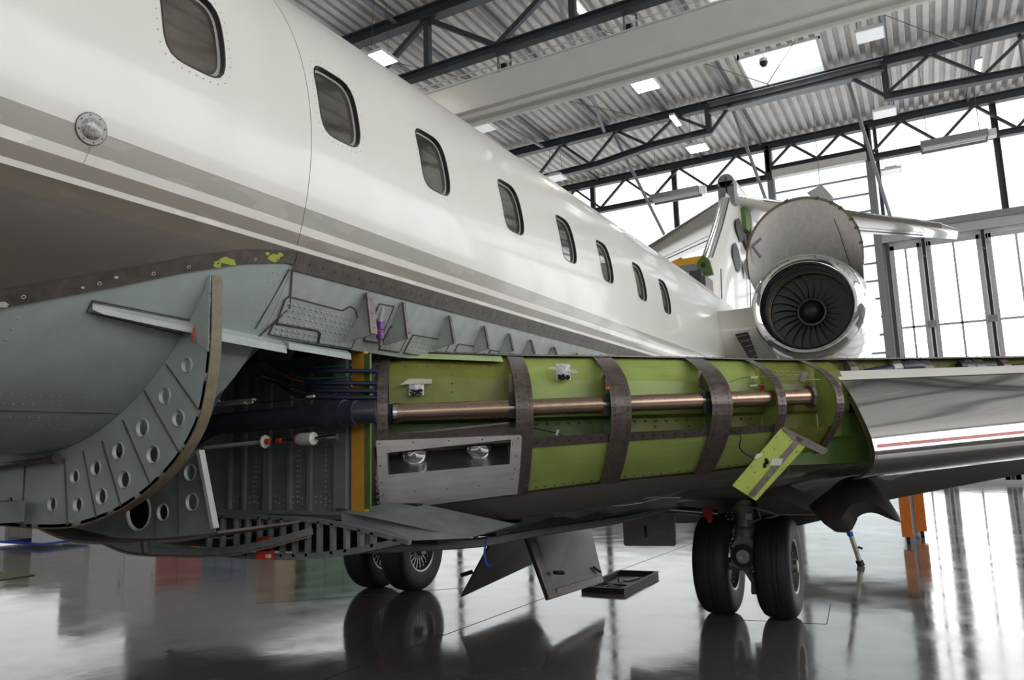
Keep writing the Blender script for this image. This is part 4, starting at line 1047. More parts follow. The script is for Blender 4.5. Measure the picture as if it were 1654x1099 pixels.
# aluminium access panel with the landing light opening
frs = AMB(); frs.mt(M_rib).grid([[pt(s, w_, -0.001)[0] for w_ in (1.20, 1.36)] for s in fr_(0.06, 0.78, 4)]); frs.mt(M_dark)
for k in range(13):
    p_, n_ = pt(0.09 + k * 0.054, 1.27, 0.0); frs.disc(p_, n_, 0.004, n=6)
frs.build('panel_sill', None, wing_o)
ap = AMB(); ap.mt(M_alu)
def zs_to_w(s, z): return 1 + (ZN - z) / (ZN - interp(ZB, s))
S_ = [0.005, 0.06, 0.12, 0.25, 0.4, 0.55, 0.68, 0.725, 0.775, 0.785]
def ztop(s): return 1.652 + 0.012 * s
def zlo_(s): return 1.587 + 0.052 * (s - 0.06) / 0.66
def zhi_(s): return 1.47 + 0.036 * (s - 0.06) / 0.66
grid_rows = []
for s in S_:
    zb = interp(ZB, s) - 0.0
    zz = [ztop(s) - (0.01 if s > 0.78 else 0), (ztop(s) + zlo_(s)) / 2, zlo_(s), (zlo_(s) + zhi_(s)) / 2, zhi_(s), zhi_(s) - 0.05, zhi_(s) - 0.1, zb + 0.05, zb + 0.01]
    grid_rows.append([pt(s, zs_to_w(s, z), 0.006)[0] for z in zz])
base = len(ap.v)
for r in grid_rows: ap.v += [tuple(p) for p in r]
Cn = 9
for i in range(len(S_) - 1):
    for j in range(Cn - 1):
        if 1 <= i <= 6 and j in (2, 3): continue
        a = base + i * Cn + j; ap.face(a, a + 1, a + Cn + 1, a + Cn)
# returned edges of the panel and of the opening
for j in range(Cn - 1):
    for i in (0, len(S_) - 1):
        a, b = grid_rows[i][j], grid_rows[i][j + 1]; ap.add([a, b, b + AD * 0.006, a + AD * 0.006], [(0, 1, 2, 3)])
for i in range(len(S_) - 1):
    a, b = grid_rows[i][0], grid_rows[i + 1][0]; ap.add([a, b, b + AD * 0.006, a + AD * 0.006], [(0, 1, 2, 3)])
    if 1 <= i <= 6:
        for j in (2, 4):
            a, b = grid_rows[i][j], grid_rows[i + 1][j]; ap.add([a, b, b + AD * 0.02, a + AD * 0.02], [(0, 1, 2, 3)])
ap.mt(M_dark)
for s, z in [(0.02, 1.635), (0.2, 1.638), (0.39, 1.642), (0.57, 1.645), (0.765, 1.645), (0.02, 1.52), (0.022, 1.43), (0.025, 1.36), (0.76, 1.55), (0.755, 1.48), (0.745, 1.42), (0.2, 1.375), (0.38, 1.38), (0.56, 1.39)]:
    p_, n_ = pt(s, zs_to_w(s, z), 0.007); ap.disc(p_, n_, 0.0045, 0.001, 8)
for s, z in [(0.065, 1.60), (0.08, 1.601), (0.30, 1.622), (0.315, 1.623), (0.735, 1.62), (0.735, 1.61), (0.07, 1.458), (0.085, 1.459), (0.40, 1.475), (0.415, 1.476)]:
    p_, n_ = pt(s, zs_to_w(s, z), 0.007); ap.disc(p_, n_, 0.003, 0.0, 6)
apo = ap.build('access_panel', None, wing_o, False); apo['label'] = 'bare aluminium access panel with slanted light window'
lw = AMB(); lw.mt(mat('light_box_lining', (0.30, 0.28, 0.27), 0.25, metal=0.8, noise=0.2, scale=6))
lw.grid([[pt(s, zs_to_w(s, z), -0.16)[0] for z in (zlo_(s) + 0.02, zhi_(s) - 0.02)] for s in (0.05, 0.73)])
for a, b in (((0.05, 1), (0.73, 1)), ((0.05, -1), (0.73, -1))):
    lw.grid([[pt(s, zs_to_w(s, (zlo_(s) + .004) if q > 0 else (zhi_(s) - .004)), o_)[0] for o_ in (0.0, -0.17)] for s, q in (a, b)])
for s_ in (0.045, 0.735): lw.grid([[pt(s_, zs_to_w(s_, z), o_)[0] for o_ in (-0.002, -0.18)] for z in (zlo_(s_) + 0.03, zhi_(s_) - 0.03)])
lw.mt(M_chrome)
for s_ in (0.20, 0.56):
    c_ = pt(s_, zs_to_w(s_, 1.53 + 0.05 * s_), -0.11)[0]
    lw.lathe(c_ + V((0, 0, -0.022)), -AD, [(0.065, 0.0), (0.06, 0.03), (0.045, 0.055), (0.02, 0.076), (-0.04, 0.088)], 32)
lw.build('landing_light_reflectors', None, apo, True)
gl = bpy.data.materials.new('light_cover_glass'); gl.use_nodes = True
gb = gl.node_tree.nodes['Principled BSDF']; gb.inputs['Base Color'].default_value = (0.95, 0.95, 0.95, 1); gb.inputs['Roughness'].default_value = 0.0; gb.inputs['Transmission Weight'].default_value = 1.0; gb.inputs['IOR'].default_value = 1.03
AMB().grid([[pt(s, zs_to_w(s, z), -0.001)[0] for z in (zlo_(s) + 0.003, (zlo_(s) + zhi_(s)) / 2, zhi_(s) - 0.003)] for s in fr_(0.055, 0.728, 8)], AD * 0.003).build('light_window', gl, apo, True)
# sealant squiggle and clip row on the root rib
ck = AMB(); ck.mt(M_primer2)
for k in range(6): 
    p_, n_ = pt(0.0, 1.62 + k * 0.065, 0.004); ck.lathe(p_, n_, [(0, 0.008), (0.006, 0.012), (0.006, 0.007)], 10)
ck.build('nutplates', None, wing_o)

# polished leading edge
SP = [(0.36, 1.992), (0.33, 1.989), (0.18, 1.836), (0.085, 1.703), (0.03, 1.610), (0.004, 1.535), (0.0, 1.49), (0.02, 1.445), (0.06, 1.41), (0.14, 1.367), (0.22, 1.345)]
def slp(s):
    c = spline([(0, u, z) for u, z in SP], 5); k = (s - 2.78)
    return [W(s, p.y, p.z + k * (0.07 * (1 - (p.z - 1.345) / 0.65) + 0.012)) for p in c]
sl_ = AMB(); sl_.mt(M_slat)
sl_.grid([slp(s) for s in fr_(2.78, SPAN, 12)], AD * 0.004)
slat = sl_.build('polished_leading_edge', None, None, True)
AMB().grid([[slp(s)[i] - AD * 0.003 + V((0, 0, 0.003)) for i in (0, 2, 4, 5, 6, 7)] for s in fr_(2.77, SPAN, 6)]).build('white_upper_strip', M_white, slat)
def slz(s, a):  # point on slat nose at fraction a
    return slp(s)[a]
AMB().mt(mat('red_stripe', (0.55, 0.03, 0.035), 0.3, coat=0.5)).grid([[slp(s)[24] - AD * 0.001, slp(s)[25] - AD * 0.0015, slp(s)[25].lerp(slp(s)[26], 0.6) - AD * 0.0015] for s in fr_(2.80, SPAN, 8)]).build('red_stripe', None, slat)
er = AMB(); er.mt(M_rib)
ep = slp(2.79); 
er.grid([[p, W(2.79, min(0.36, (p - W(2.79, 0, 0)).dot(AD) + 0.07), p.z)] for p in ep[10:]], LD * 0.004)
er.mt(M_brass)
for i in range(14, len(ep) - 3, 2):
    for q in (0.02, 0.045): er.disc(ep[i] + AD * q - LD * 0.002, -LD, 0.004, 0.002, 6)
er.build('end_rib', None, slat)
# hoses and actuator in the exposed channel above the polished nose
ch = AMB(); ch.mt(M_hose).tube([W(3.02, 0.405, 1.99), W(3.2, 0.405, 2.015), W(3.22, 0.405, 2.017)], 0.03, 14); ch.mt(M_cream).tube([W(3.2, 0.405, 2.015), W(3.26, 0.405, 2.02)], 0.034, 14)
ch.mt(M_hose).tube([W(3.26, 0.405, 2.02), W(3.36, 0.405, 2.025), W(3.42, 0.41, 2.02)], [0.04, 0.044, 0.035], 14).tube([W(3.66, 0.41, 2.02), W(3.9, 0.41, 2.02)], 0.035, 14)
ch.mt(M_duct).tube([W(4.02, 0.405, 1.99), W(4.5, 0.405, 2.03), W(5.5, 0.405, 2.04)], 0.04, 14)
ch.build('anti_ice_hose', None, wing_o, True)
# wiring on the webs
def wire(pts, r, m_, nm='wire'): AMB().tube(spline(pts, 5), r, 6).build(nm, m_, wing_o, True)
wire([W(0.86, 0.2, 1.70), W(0.95, 0.2, 1.68), W(1.03, 0.2, 1.655), W(1.1, 0.18, 1.61), W(1.14, 0.16, 1.60)], 0.0035, M_black)
wire([W(1.42, 0.16, 1.60), W(1.55, 0.19, 1.635), W(1.68, 0.2, 1.645), W(1.8, 0.2, 1.625)], 0.0035, M_black)
wire([W(1.95, 0.03, 1.655), W(2.0, -0.005, 1.62), W(1.99, 0.0, 1.56), W(2.03, 0.02, 1.52), W(2.09, 0.03, 1.49)], 0.004, M_black)
for s_, z_ in ((1.0, 1.655), (1.66, 1.635)): AMB().beam(W(s_, 0.19, z_), W(s_ + 0.012, 0.19, z_ + 0.03), 0.008, 0.012).build('wire_tag', M_cream, wing_o)
wire([W(2.02, 0.15, 1.93), W(2.1, 0.12, 1.955), W(2.2, 0.08, 1.95), W(2.35, 0.05, 1.955), W(2.5, 0.08, 1.96)], 0.003, M_steel)
wire([W(2.03, 0.12, 1.86), W(2.1, 0.1, 1.90), W(2.2, 0.06, 1.905)], 0.003, M_steel)
wire([W(2.3, 0.1, 1.935), W(2.45, 0.08, 1.93), W(2.55, 0.1, 1.93)], 0.003, M_steel)
AMB().beam(W(2.13, 0.1, 1.952), W(2.17, 0.09, 1.953), 0.01, 0.01).build('wire_splice', M_cream, wing_o); AMB().beam(W(2.12, 0.09, 1.903), W(2.16, 0.08, 1.905), 0.01, 0.01).build('wire_splice', M_cream, wing_o)
AMB().beam(W(2.41, 0.06, 1.915), W(2.44, 0.06, 1.975), 0.015, 0.03).build('terminal_block', M_rib, wing_o)
AMB().lathe(W(2.3, 0.22, 1.87), -AD, [(0, 0.075), (0.012, 0.07), (0.012, 0.05)], 24).build('red_seal_ring', M_red, wing_o)

# ---- landing gear
def gear(xc, name):
    G = empty_part(name)
    for sx in (-1, 1):
        tx = xc + sx * 0.272
        tp_ = [(-0.142, 0.24), (-0.15, 0.29), (-0.156, 0.35), (-0.15, 0.405), (-0.128, 0.437), (-0.1, 0.451), (-0.06, 0.456), (-0.055, 0.450), (-0.05, 0.456), (-0.02, 0.457), (-0.015, 0.451), (0.015, 0.451), (0.02, 0.457), (0.05, 0.456), (0.055, 0.450), (0.06, 0.456), (0.1, 0.451), (0.128, 0.437), (0.15, 0.405), (0.156, 0.35), (0.15, 0.29), (0.142, 0.24)]
        AMB().lathe((tx, 7.42, 0.455), (1, 0, 0), tp_, 56).build('tyre', M_tyre, G, True, 35)
        h = AMB(); h.mt(M_hub)
        h.lathe((tx, 7.42, 0.455), (1, 0, 0), [(-0.142, 0.24), (-0.12, 0.235), (-0.05, 0.20), (-0.04, 0.09), (-0.10, 0.08), (-0.13, 0.07), (-0.13, 0.0)], 40)
        h.lathe((tx, 7.42, 0.455), (1, 0, 0), [(0.142, 0.24), (0.135, 0.222), (0.06, 0.205), (0.05, 0.20)], 40)
        h.mt(M_fandark).lathe((tx, 7.42, 0.455), (1, 0, 0), [(0.045, 0.2), (0.045, 0.0)], 40); h.mt(M_hub)
        h.lathe((tx, 7.42, 0.455), (1, 0, 0), [(0.05, 0.10), (0.09, 0.09), (0.10, 0.06), (0.16, 0.055), (0.165, 0.045), (0.165, 0.0)], 24)
        for k in range(18):
            a = 2 * math.pi * k / 18
            h.beam((tx + 0.075, 7.42 + 0.08 * math.cos(a), 0.455 + 0.08 * math.sin(a)), (tx + 0.075, 7.42 + 0.205 * math.cos(a), 0.455 + 0.205 * math.sin(a)), 0.022, 0.022, (1, 0, 0))
        h.mt(M_steel)
        for k in range(18):
            a = 2 * math.pi * (k + .5) / 18; h.disc((tx + 0.10, 7.42 + 0.19 * math.cos(a), 0.455 + 0.19 * math.sin(a)), (1, 0, 0), 0.008, 0.006, 6)
        h.build('wheel', None, G, True)
    l = AMB(); l.mt(M_gear)
    l.lathe((xc, 7.42, 0.62), (0, 0, 1), [(-0.16, 0.0), (-0.16, 0.075), (-0.06, 0.085), (0.0, 0.115), (0.08, 0.125), (0.16, 0.10), (0.2, 0.088), (0.33, 0.088), (0.335, 0.10), (0.38, 0.10), (0.385, 0.09), (0.7, 0.092), (0.75, 0.0)], 28)
    l.prism([(xc - 0.13, 7.28, 0.50), (xc - 0.10, 7.28, 0.66), (xc - 0.05, 7.28, 0.72), (xc + 0.05, 7.28, 0.72), (xc + 0.10, 7.28, 0.66), (xc + 0.12, 7.28, 0.52), (xc + 0.11, 7.28, 0.44), (xc - 0.10, 7.28, 0.44)], (0, 0.16, 0))
    l.beam((xc - 0.24, 7.30, 0.455), (xc - 0.09, 7.30, 0.475), 0.05, 0.035)
    l.build('shock_strut', None, G, True, 30)
    AMB().tube([(xc - 0.4, 7.42, 0.455), (xc + 0.4, 7.42, 0.455)], 0.06, 18).build('axle', M_gear, G, True)
    cp = AMB(); cp.mt(M_fandark).lathe((xc - 0.015, 7.275, 0.55), (0, -1, 0), [(0, 0.0), (0.0, 0.105), (0.004, 0.105), (0.004, 0.0)], 30); cp.mt(M_cream).lathe((xc - 0.01, 7.265, 0.545), (0, -1, 0), [(0, 0.062), (0.02, 0.062), (0.026, 0.05), (0.022, 0.012), (0.01, 0.0)], 30)
    cp.mt(M_gear).lathe((xc - 0.015, 7.27, 0.55), (0, -1, 0), [(0.0, 0.112), (0.012, 0.105)], 30)
    cp.build('axle_cap', None, G, True)
    tl = AMB(); tl.mt(M_gear).beam((xc + 0.0, 7.3, 0.44), (xc + 0.08, 7.25, 0.33), 0.05, 0.05).beam((xc + 0.08, 7.25, 0.33), (xc + 0.06, 7.3, 0.22), 0.06, 0.04)
    tl.mt(M_black).lathe((xc + 0.14, 7.3, 0.42), (1, 0, 0), [(-0.05, 0), (-0.05, 0.045), (0.04, 0.05), (0.06, 0.03), (0.06, 0)], 14).tube([(xc + 0.1, 7.3, 0.45), (xc + 0.16, 7.28, 0.36), (xc + 0.13, 7.3, 0.3)], 0.018, 8)
    tl.build('torque_link', None, G, True)
    bh = AMB(); bh.mt(M_black).tube(spline([(xc + 0.10, 7.36, 1.05), (xc + 0.13, 7.34, 0.9), (xc + 0.16, 7.34, 0.75), (xc + 0.15, 7.34, 0.6), (xc + 0.19, 7.34, 0.5)], 5), 0.025, 10); bh.mt(M_steel).tube([(xc - 0.1, 7.31, 0.80), (xc + 0.1, 7.31, 0.80)], 0.008, 8)
    bh.mt(M_black).lathe((xc - 0.11, 7.29, 0.91), (0, -1, 0), [(0, 0.05), (0.01, 0.05), (0.012, 0.02), (0, 0.018)], 20)
    bh.mt(M_cream)
    for k in range(6): a = k * math.pi / 3; bh.disc((xc - 0.11 + 0.035 * math.cos(a), 7.276, 0.91 + 0.035 * math.sin(a)), (0, -1, 0), 0.006, 0.004, 6)
    bh.build('brake_hoses', None, G, True)
    return G
G1 = gear(-1.585, 'main_landing_gear'); G2 = gear(-5.685, 'main_landing_gear')
G1.location = (0, -0.08, 0); G2.location = (0, -0.16, 0)
AMB().tube([(-2.55, 7.25, 0.985), (-1.80, 7.28, 0.93)], 0.035, 16).tube([(-2.9, 7.25, 1.02), (-2.5, 7.25, 0.985)], 0.06, 16).build('side_brace', M_steel, G1, True)
AMB().tube([(-1.88, 7.24, 0.98), (-1.87, 7.22, 0.62), (-1.86, 7.22, 0.55)], [0.03, 0.04, 0.03], 12).box((-1.93, 7.2, 0.90), (-1.85, 7.26, 0.985)).build('gear_lock_pin', M_red, G1)
AMB().beam((-1.53, 7.3, 1.0), (-1.25, 7.3, 0.92), 0.02, 0.014).beam((-1.53, 7.3, 0.85), (-1.25, 7.3, 0.92), 0.02, 0.014).beam((-1.25, 7.3, 0.925), (-0.9, 7.3, 0.93), 0.014, 0.012).beam((-1.44, 7.3, 0.97), (-1.42, 7.3, 0.88), 0.012, 0.012).build('door_link', M_gear, G1)
AMB().box((-1.66, 7.31, 1.10), (-1.55, 7.325, 1.135)).build('data_plate', M_crane, G1)
AMB().box((-1.56, 7.31, 0.87), (-1.50, 7.325, 0.93)).build('placard', M_crane, G1)
AMB().tube([(-5.72, 7.24, 1.0), (-5.71, 7.22, 0.55)], 0.03, 10).build('gear_lock_pin', M_red, G2)
# gear bay doors hanging
def slab(name, pts, th=(0, 0.025, 0), m_=M_door, extra=None):
    g = AMB(); g.mt(m_).prism(pts, th)
    if extra: extra(g)
    return g.build(name, None, None)
slab('hanging_gear_door', [(-4.10, 6.25, 0.19), (-4.17, 7.81, 0.26), (-3.62, 7.85, 1.05), (-3.45, 6.05, 1.02)], (0.03, 0, 0.004),
     extra=lambda g: g.mt(M_black).tube([(-3.86, 6.1, 0.46), (-3.92, 6.0, 0.44)], 0.02, 8))
def dx(g):
    g.mt(M_rib).prism([(-3.175, 6.30, 0.23), (-3.165, 6.45, 0.23), (-3.315, 6.18, 1.03), (-3.32, 6.02, 1.03)], (0.012, 0, 0))
    g.prism([(-3.165, 6.45, 0.23), (-3.12, 7.46, 0.2), (-3.13, 7.46, 0.26), (-3.17, 6.45, 0.29)], (0.012, 0, 0))
    g.mt(M_black).tube([(-3.16, 6.42, 0.44), (-3.13, 6.55, 0.42)], 0.018, 8).tube([(-3.14, 7.3, 0.36), (-3.11, 7.4, 0.3)], 0.015, 8)
slab('hanging_gear_door', [(-3.20, 6.3, 0.21), (-3.14, 7.48, 0.18), (-3.34, 7.50, 1.04), (-3.34, 6.0, 1.04)], (0.03, 0, 0.004), extra=dx)
def dy_(g): g.mt(M_dark).box((-2.57, 7.28, 0.68), (-2.55, 7.295, 0.79)); g.mt(M_brown).tube([(-2.56, 7.28, 0.69), (-2.56, 7.28, 0.73)], 0.006, 6)
slab('hanging_gear_door', [(-2.80, 7.3, 1.0), (-2.25, 7.3, 1.0), (-2.26, 7.3, 0.62), (-2.28, 7.3, 0.60), (-2.78, 7.3, 0.585), (-2.80, 7.3, 0.60)], m_=M_gear, extra=dy_)
slab('hanging_gear_door', [(-2.04, 7.6, 1.06), (-1.70, 7.6, 1.08), (-1.72, 7.6, 0.92), (-1.98, 7.6, 0.93)], m_=M_gear)
slab('hanging_gear_door', [(-1.95, 7.95, 0.95), (-1.0, 7.95, 0.98), (-0.95, 7.95, 0.82), (-1.3, 7.95, 0.73), (-1.95, 7.95, 0.60)], m_=M_under)
# rough belly line between the gear bays: pipes, seals, silver lining, added dark fill
bm_ = AMB(); bm_.mt(M_primerd)
bpts = spline([(-2.6, 3.1, 1.10), (-2.5, 4.0, 1.02), (-2.4, 4.6, 1.02), (-2.1, 5.6, 1.03), (-1.95, 6.6, 1.08)], 6)
bm_.tube(bpts, 0.03, 8)
for p in bpts[::2]: bm_.beam(p, p + V((0, 0, 0.16)), 0.02, 0.03)
bm_.mt(M_black).box((-4.7, 4.1, 1.03), (-2.75, 7.2, 1.12)).prism([(-2.75, 4.0, 1.10), (-2.35, 4.3, 1.06), (-1.95, 5.8, 1.08), (-1.9, 7.0, 1.12), (-2.75, 7.2, 1.08)], (0, 0, 0.05)).box((-3.0, 3.3, 1.10), (-2.3, 4.4, 1.13)).box((-2.95, 4.0, 1.06), (-2.35, 4.02, 1.12)); bm_.mt(M_primerd).prism([(-2.67, 2.98, 1.29), (-2.5, 2.98, 1.27), (-2.2, 3.2, 1.175), (-2.1, 3.3, 1.14), (-2.3, 3.1, 1.145), (-2.67, 2.98, 1.215)], (0, 0.5, 0.02))  # black slabs are added to block bright see-through gaps
for k in range(5): bm_.mt(M_black).tube(spline([(-3.2, 5.2 + .1 * k, 1.0), (-2.6, 5.1 + .1 * k, 0.99 + .02 * k), (-2.1, 5.6 + .1 * k, 1.04 + .01 * k)], 4), 0.02, 6)
bm_.build('belly_pipework_and_dark_fill', None, None)
fo = AMB(); rows = []
for i in range(14):
    f = i / 13; rows.append([W(0.15 + 1.7 * f, 0.62 + 0.03 * math.sin(i * 2.1), 1.13 + 0.075 * f * 1.6 + 0.012 * math.sin(i * 1.7)), W(0.15 + 1.7 * f, 0.75, 1.09 + 0.1 * f + 0.015 * math.sin(i * 2.9))])
fo.grid(rows, (0, 0, 0.004)); fo.build('foil_lining', M_chrome)

# ---- engine
EC = V((-1.19, 9.8, 3.27))
nc = AMB(); nc.mt(M_white)
nc.lathe(EC, (0, 1, 0), [(0.17, 0.688), (0.5, 0.735), (1.0, 0.765), (1.8, 0.765), (2.6, 0.70), (3.3, 0.58), (3.8, 0.48), (3.8, 0.4)], 72)
nac = nc.build('engine_nacelle', None, None, True)
lp = AMB(); lp.lathe(EC, (0, 1, 0), [(0.17, 0.688), (0.10, 0.672), (0.04, 0.648), (0.01, 0.622), (0.0, 0.598), (0.012, 0.572), (0.05, 0.545), (0.12, 0.522), (0.2, 0.512)], 96).build('intake_lip', M_chrome, nac, True)
AMB().lathe(EC, (0, 1, 0), [(0.2, 0.512), (0.4, 0.52), (0.62, 0.53), (1.1, 0.53), (1.1, 0.0)], 64).build('intake_duct', M_liner, nac, True)
AMB().lathe(EC, (0, 1, 0), [(0.40, 0.515), (0.41, 0.505), (0.43, 0.505), (0.44, 0.515)], 64).lathe(EC, (0, 1, 0), [(0.565, 0.527), (0.57, 0.515), (0.59, 0.515)], 64).build('duct_ring', M_tanedge, nac, True)
bladesrc = None
for k in range(24):
    if bladesrc is None:
        b = AMB(); rws = []
        for i in range(9):
            f = i / 8; r = 0.13 + f * 0.385; tw = R_(18 + 42 * f); ch_ = 0.03 + 0.05 * f; sw = 0.05 * math.sin(f * math.pi) - 0.04 * f
            row = []
            for q in (-1, 0, 1):
                an = (q * ch_ * math.sin(tw)) / r + sw * 1.5; yy = q * ch_ * math.cos(tw) * 0.6
                row.append((r * math.sin(an), 0.66 - 9.8 * 0 + yy, r * math.cos(an)))
            rws.append(row)
        b.grid(rws, (0, 0.006, 0)); bladesrc = MB.build(b, 'fan_blade', M_fan, None, True)
        o = bladesrc
    else:
        o = bladesrc.copy(); C.objects.link(o)
    o.parent = nac; o.matrix_parent_inverse = Matrix.Identity(4)
    o.matrix_local = Matrix.Translation(EC) @ Matrix.Rotation(2 * math.pi * k / 24, 4, 'Y')
AMB().lathe(EC, (0, 1, 0), [(0.44, 0.0), (0.45, 0.06), (0.49, 0.11), (0.56, 0.15), (0.64, 0.165), (0.7, 0.17)], 40).build('spinner', M_fandark, nac, True)
AMB().lathe(EC, (0, 1, 0), [(0.60, 0.16), (0.61, 0.18), (0.66, 0.18)], 40).build('spinner_ring', M_fan, nac, True)
lt = AMB(); lt.mt(M_brown)
for (a, y_) in ((60, 0.25), (118, 0.3)):
    an = R_(a); lt.disc(EC + V((0.715 * math.sin(an), y_, -0.715 * math.cos(an) * 1.0)), (math.sin(an), 0, -math.cos(an)), 0.02, 0.004, 10)
lt.build('latch', None, nac)
# raised upper cowl: a tapering half shell, front edge lifted
cw = AMB(); rows = []; cr_ = []
for j in range(9):
    f = j / 8; Yc_ = 10.25 + 1.9 * f; r = 0.72 - 0.14 * f; zc = 4.02 - 0.95 * f; xc_ = -1.22 - 0.0 * f; row = []
    for i in range(41):
        a = R_(-12 + 204 * i / 40)
        row.append((xc_ + r * math.cos(a), Yc_, zc + (r * 1.07 if math.sin(a) > 0 else r * 1.6) * math.sin(a)))
    rows.append(row)
cw.mt(mat('cowl_inner_metal', (0.78, 0.75, 0.72), 0.5, metal=0.0, noise=0.1, scale=3, streak=(6, 1, 6)))
cw.grid(rows, (0, 0.0, 0.02))
cow = cw.build('raised_cowl', None, None, True)
ce = AMB(); ce.mt(M_tanedge)
for a, b in zip(rows[0], rows[0][1:]): ce.beam(a, b, 0.02, 0.03)
ce.mt(M_brown)
for i in (3, 6, 8, 11, 13, 16, 22, 34): 
    p = V(rows[0][i]); ce.beam(p + V((-0.035, -0.02, -0.01)), p + V((0.01, -0.02, 0.015)), 0.03, 0.03)
ce.build('cowl_edge', None, cow); ce = AMB().mt(M_brown)
for j in range(1, 7): ce.beam(V(rows[j][14 - j]) + V((-.01, -.01, -.012)), V(rows[j + 1][13 - j]) + V((-.01, -.01, -.012)), 0.008, 0.006)
ce.build('cowl_joint', None, cow)
hk = AMB().mt(M_trussl).beam((-1.86, 10.3, 4.25), (-1.78, 10.4, 4.10), 0.03, 0.03).beam((-1.86, 10.3, 4.25), (-1.74, 10.3, 4.34), 0.03, 0.03); hk.build('cowl_stay', None, cow)
# pylon
py = AMB(); py.mt(M_white)
def pyl(x, y0, zt, zb): return [(x, y0 + 2.8, (zt + zb) / 2), (x, y0 + 1.5, zt + 0.03), (x, y0 + 0.6, zt + 0.02), (x, y0 + 0.15, zt - 0.03), (x, y0 + 0.02, (zt * 2 + zb) / 3), (x, y0, (zt + zb) / 2), (x, y0 + 0.05, (zt + zb * 2) / 3), (x, y0 + 0.3, zb), (x, y0 + 1.5, zb), (x, y0 + 2.8, (zt + zb) / 2)]
py.grid([pyl(-2.75, 9.9, 3.42, 2.72), pyl(-2.45, 10.0, 3.40, 2.72), pyl(-2.1, 10.1, 3.42, 2.72), pyl(-1.7, 10.2, 3.45, 2.72)])
py.mt(M_dark).prism([(-2.13, 10.05, 3.02), (-1.97, 10.08, 3.04), (-1.86, 10.06, 2.68), (-1.96, 10.04, 2.66)], (0, 0.03, 0))
py.mt(M_trussl)
for k in range(5): py.beam((-2.11 + 0.05 * k, 10.035, 2.98 - 0.07 * k), (-1.96 + 0.03 * k, 10.045, 3.0 - 0.07 * k), 0.008, 0.008)
py.build('engine_pylon', None, None, True, 50)

# ---- tail
fn = AMB(); fn.mt(M_white)
def finsec(yle, yte, z, t): return [(XC, yle, z), (XC + t * 0.55, yle + 0.12, z), (XC + t, yle + (yte - yle) * 0.3, z), (XC + 0.6 * t, yle + (yte - yle) * 0.7, z), (XC + .02, yte, z), (XC - .02, yte, z), (XC - 0.6 * t, yle + (yte - yle) * 0.7, z), (XC - t, yle + (yte - yle) * 0.3, z), (XC - t * 0.55, yle + 0.12, z), (XC, yle, z)]
fn.grid([finsec(14.6, 19.6, 4.1, 0.19), finsec(14.95, 19.9, 5.0, 0.18), finsec(15.2, 20.2, 5.5, 0.17), finsec(16.7, 20.6, 6.8, 0.15), finsec(17.45, 20.9, 7.6, 0.13)])
fin = fn.build('tail_fin', None, None, True, 50)
for (y, z, h) in ((17.7, 6.60, 0.62), (17.1, 5.80, 0.72), (18.5, 6.5, 0.4), (18.2, 5.75, 0.5)):
    dk_ = AMB().mt(M_black); o = len(dk_.v); n = 16
    for k in range(n):
        a = 2 * math.pi * k / n; dk_.v.append((XC + 0.185, y + (0.42 * abs(math.cos(a)) ** 1.6 * (1 if math.cos(a) > 0 else -1)), z + h / 2 * math.sin(a)))
    dk_.face(*range(o, o + n)); dk_.build('access_opening', None, fin)
AMB().beam((XC + 0.14, 18.4, 4.3), (XC + 0.14, 18.9, 6.6), 0.02, 0.02, (1, 0, 0)).build('rudder_gap', M_brown, fin)
AMB().beam((XC + 0.175, 15.3, 4.3), (XC + 0.175, 15.45, 5.2), 0.015, 0.02, (1, 0, 0)).build('panel_joint', M_brown, fin)
fl = AMB(); fl.mt(M_chrome)
def lesec(y, z, t): return [(XC + t, y + 0.16, z), (XC + t * 0.75, y + 0.07, z), (XC + t * 0.4, y + 0.01, z), (XC, y - 0.01, z), (XC - t * 0.4, y + 0.01, z), (XC - t * 0.75, y + 0.07, z), (XC - t, y + 0.16, z)]
fl.grid([lesec(14.85, 5.35, 0.13), lesec(16.0, 6.3, 0.125), lesec(17.0, 7.25, 0.12)]); fl.build('fin_leading_edge', None, fin, True)
fb = AMB(); fb.mt(M_greend).prism([(XC - 0.16, 14.7, 4.9), (XC - 0.12, 14.7, 5.25), (XC, 14.75, 5.38), (XC + 0.12, 14.7, 5.25), (XC + 0.18, 14.7, 4.95)], (0, 0.1, 0))
fb.mt(M_dark).disc((XC, 14.69, 5.15), (0, -1, 0), 0.05, n=12)
fb.mt(M_trussd).box((XC - 0.22, 14.4, 4.72), (XC + 0.02, 14.75, 5.0)).box((XC - 0.3, 14.2, 4.55), (XC - 0.12, 14.4, 4.75)); fb.mt(M_cab).box((XC - 0.25, 13.9, 4.3), (XC + 0.05, 14.3, 4.62)); fb.mt(M_brown).box((XC + 0.02, 14.3, 4.3), (XC + 0.12, 14.9, 4.85))
fb.build('fin_root_equipment', None, fin)
ft = AMB(); ft.mt(M_trussl)
ft.lathe((XC, 17.35, 7.75), (0, 1, 0), [(0, 0.0), (0.0, 0.16), (0.02, 0.19), (0.35, 0.19)], 24); ft.box((XC - 0.19, 17.35, 7.2), (XC + 0.19, 17.7, 7.75)); ft.mt(M_dark).beam((XC - 0.19, 17.34, 7.62), (XC + 0.19, 17.34, 7.62), 0.02, 0.02).beam((XC + 0.02, 17.34, 7.85), (XC + 0.02, 17.34, 7.3), 0.02, 0.02)
ft.mt(M_white).lathe((XC, 17.7, 7.75), (0, 1, 0), [(0, 0.19), (1.5, 0.2), (3.2, 0.14), (3.6, 0.0)], 24); ft.mt(M_greend).box((XC + 0.1, 18.2, 6.75), (XC + 0.25, 18.9, 7.3)); ft.mt(M_rib).box((XC + 0.12, 18.6, 6.3), (XC + 0.28, 18.9, 6.85))
ft.build('fin_top_fitting', None, fin, True, 40)
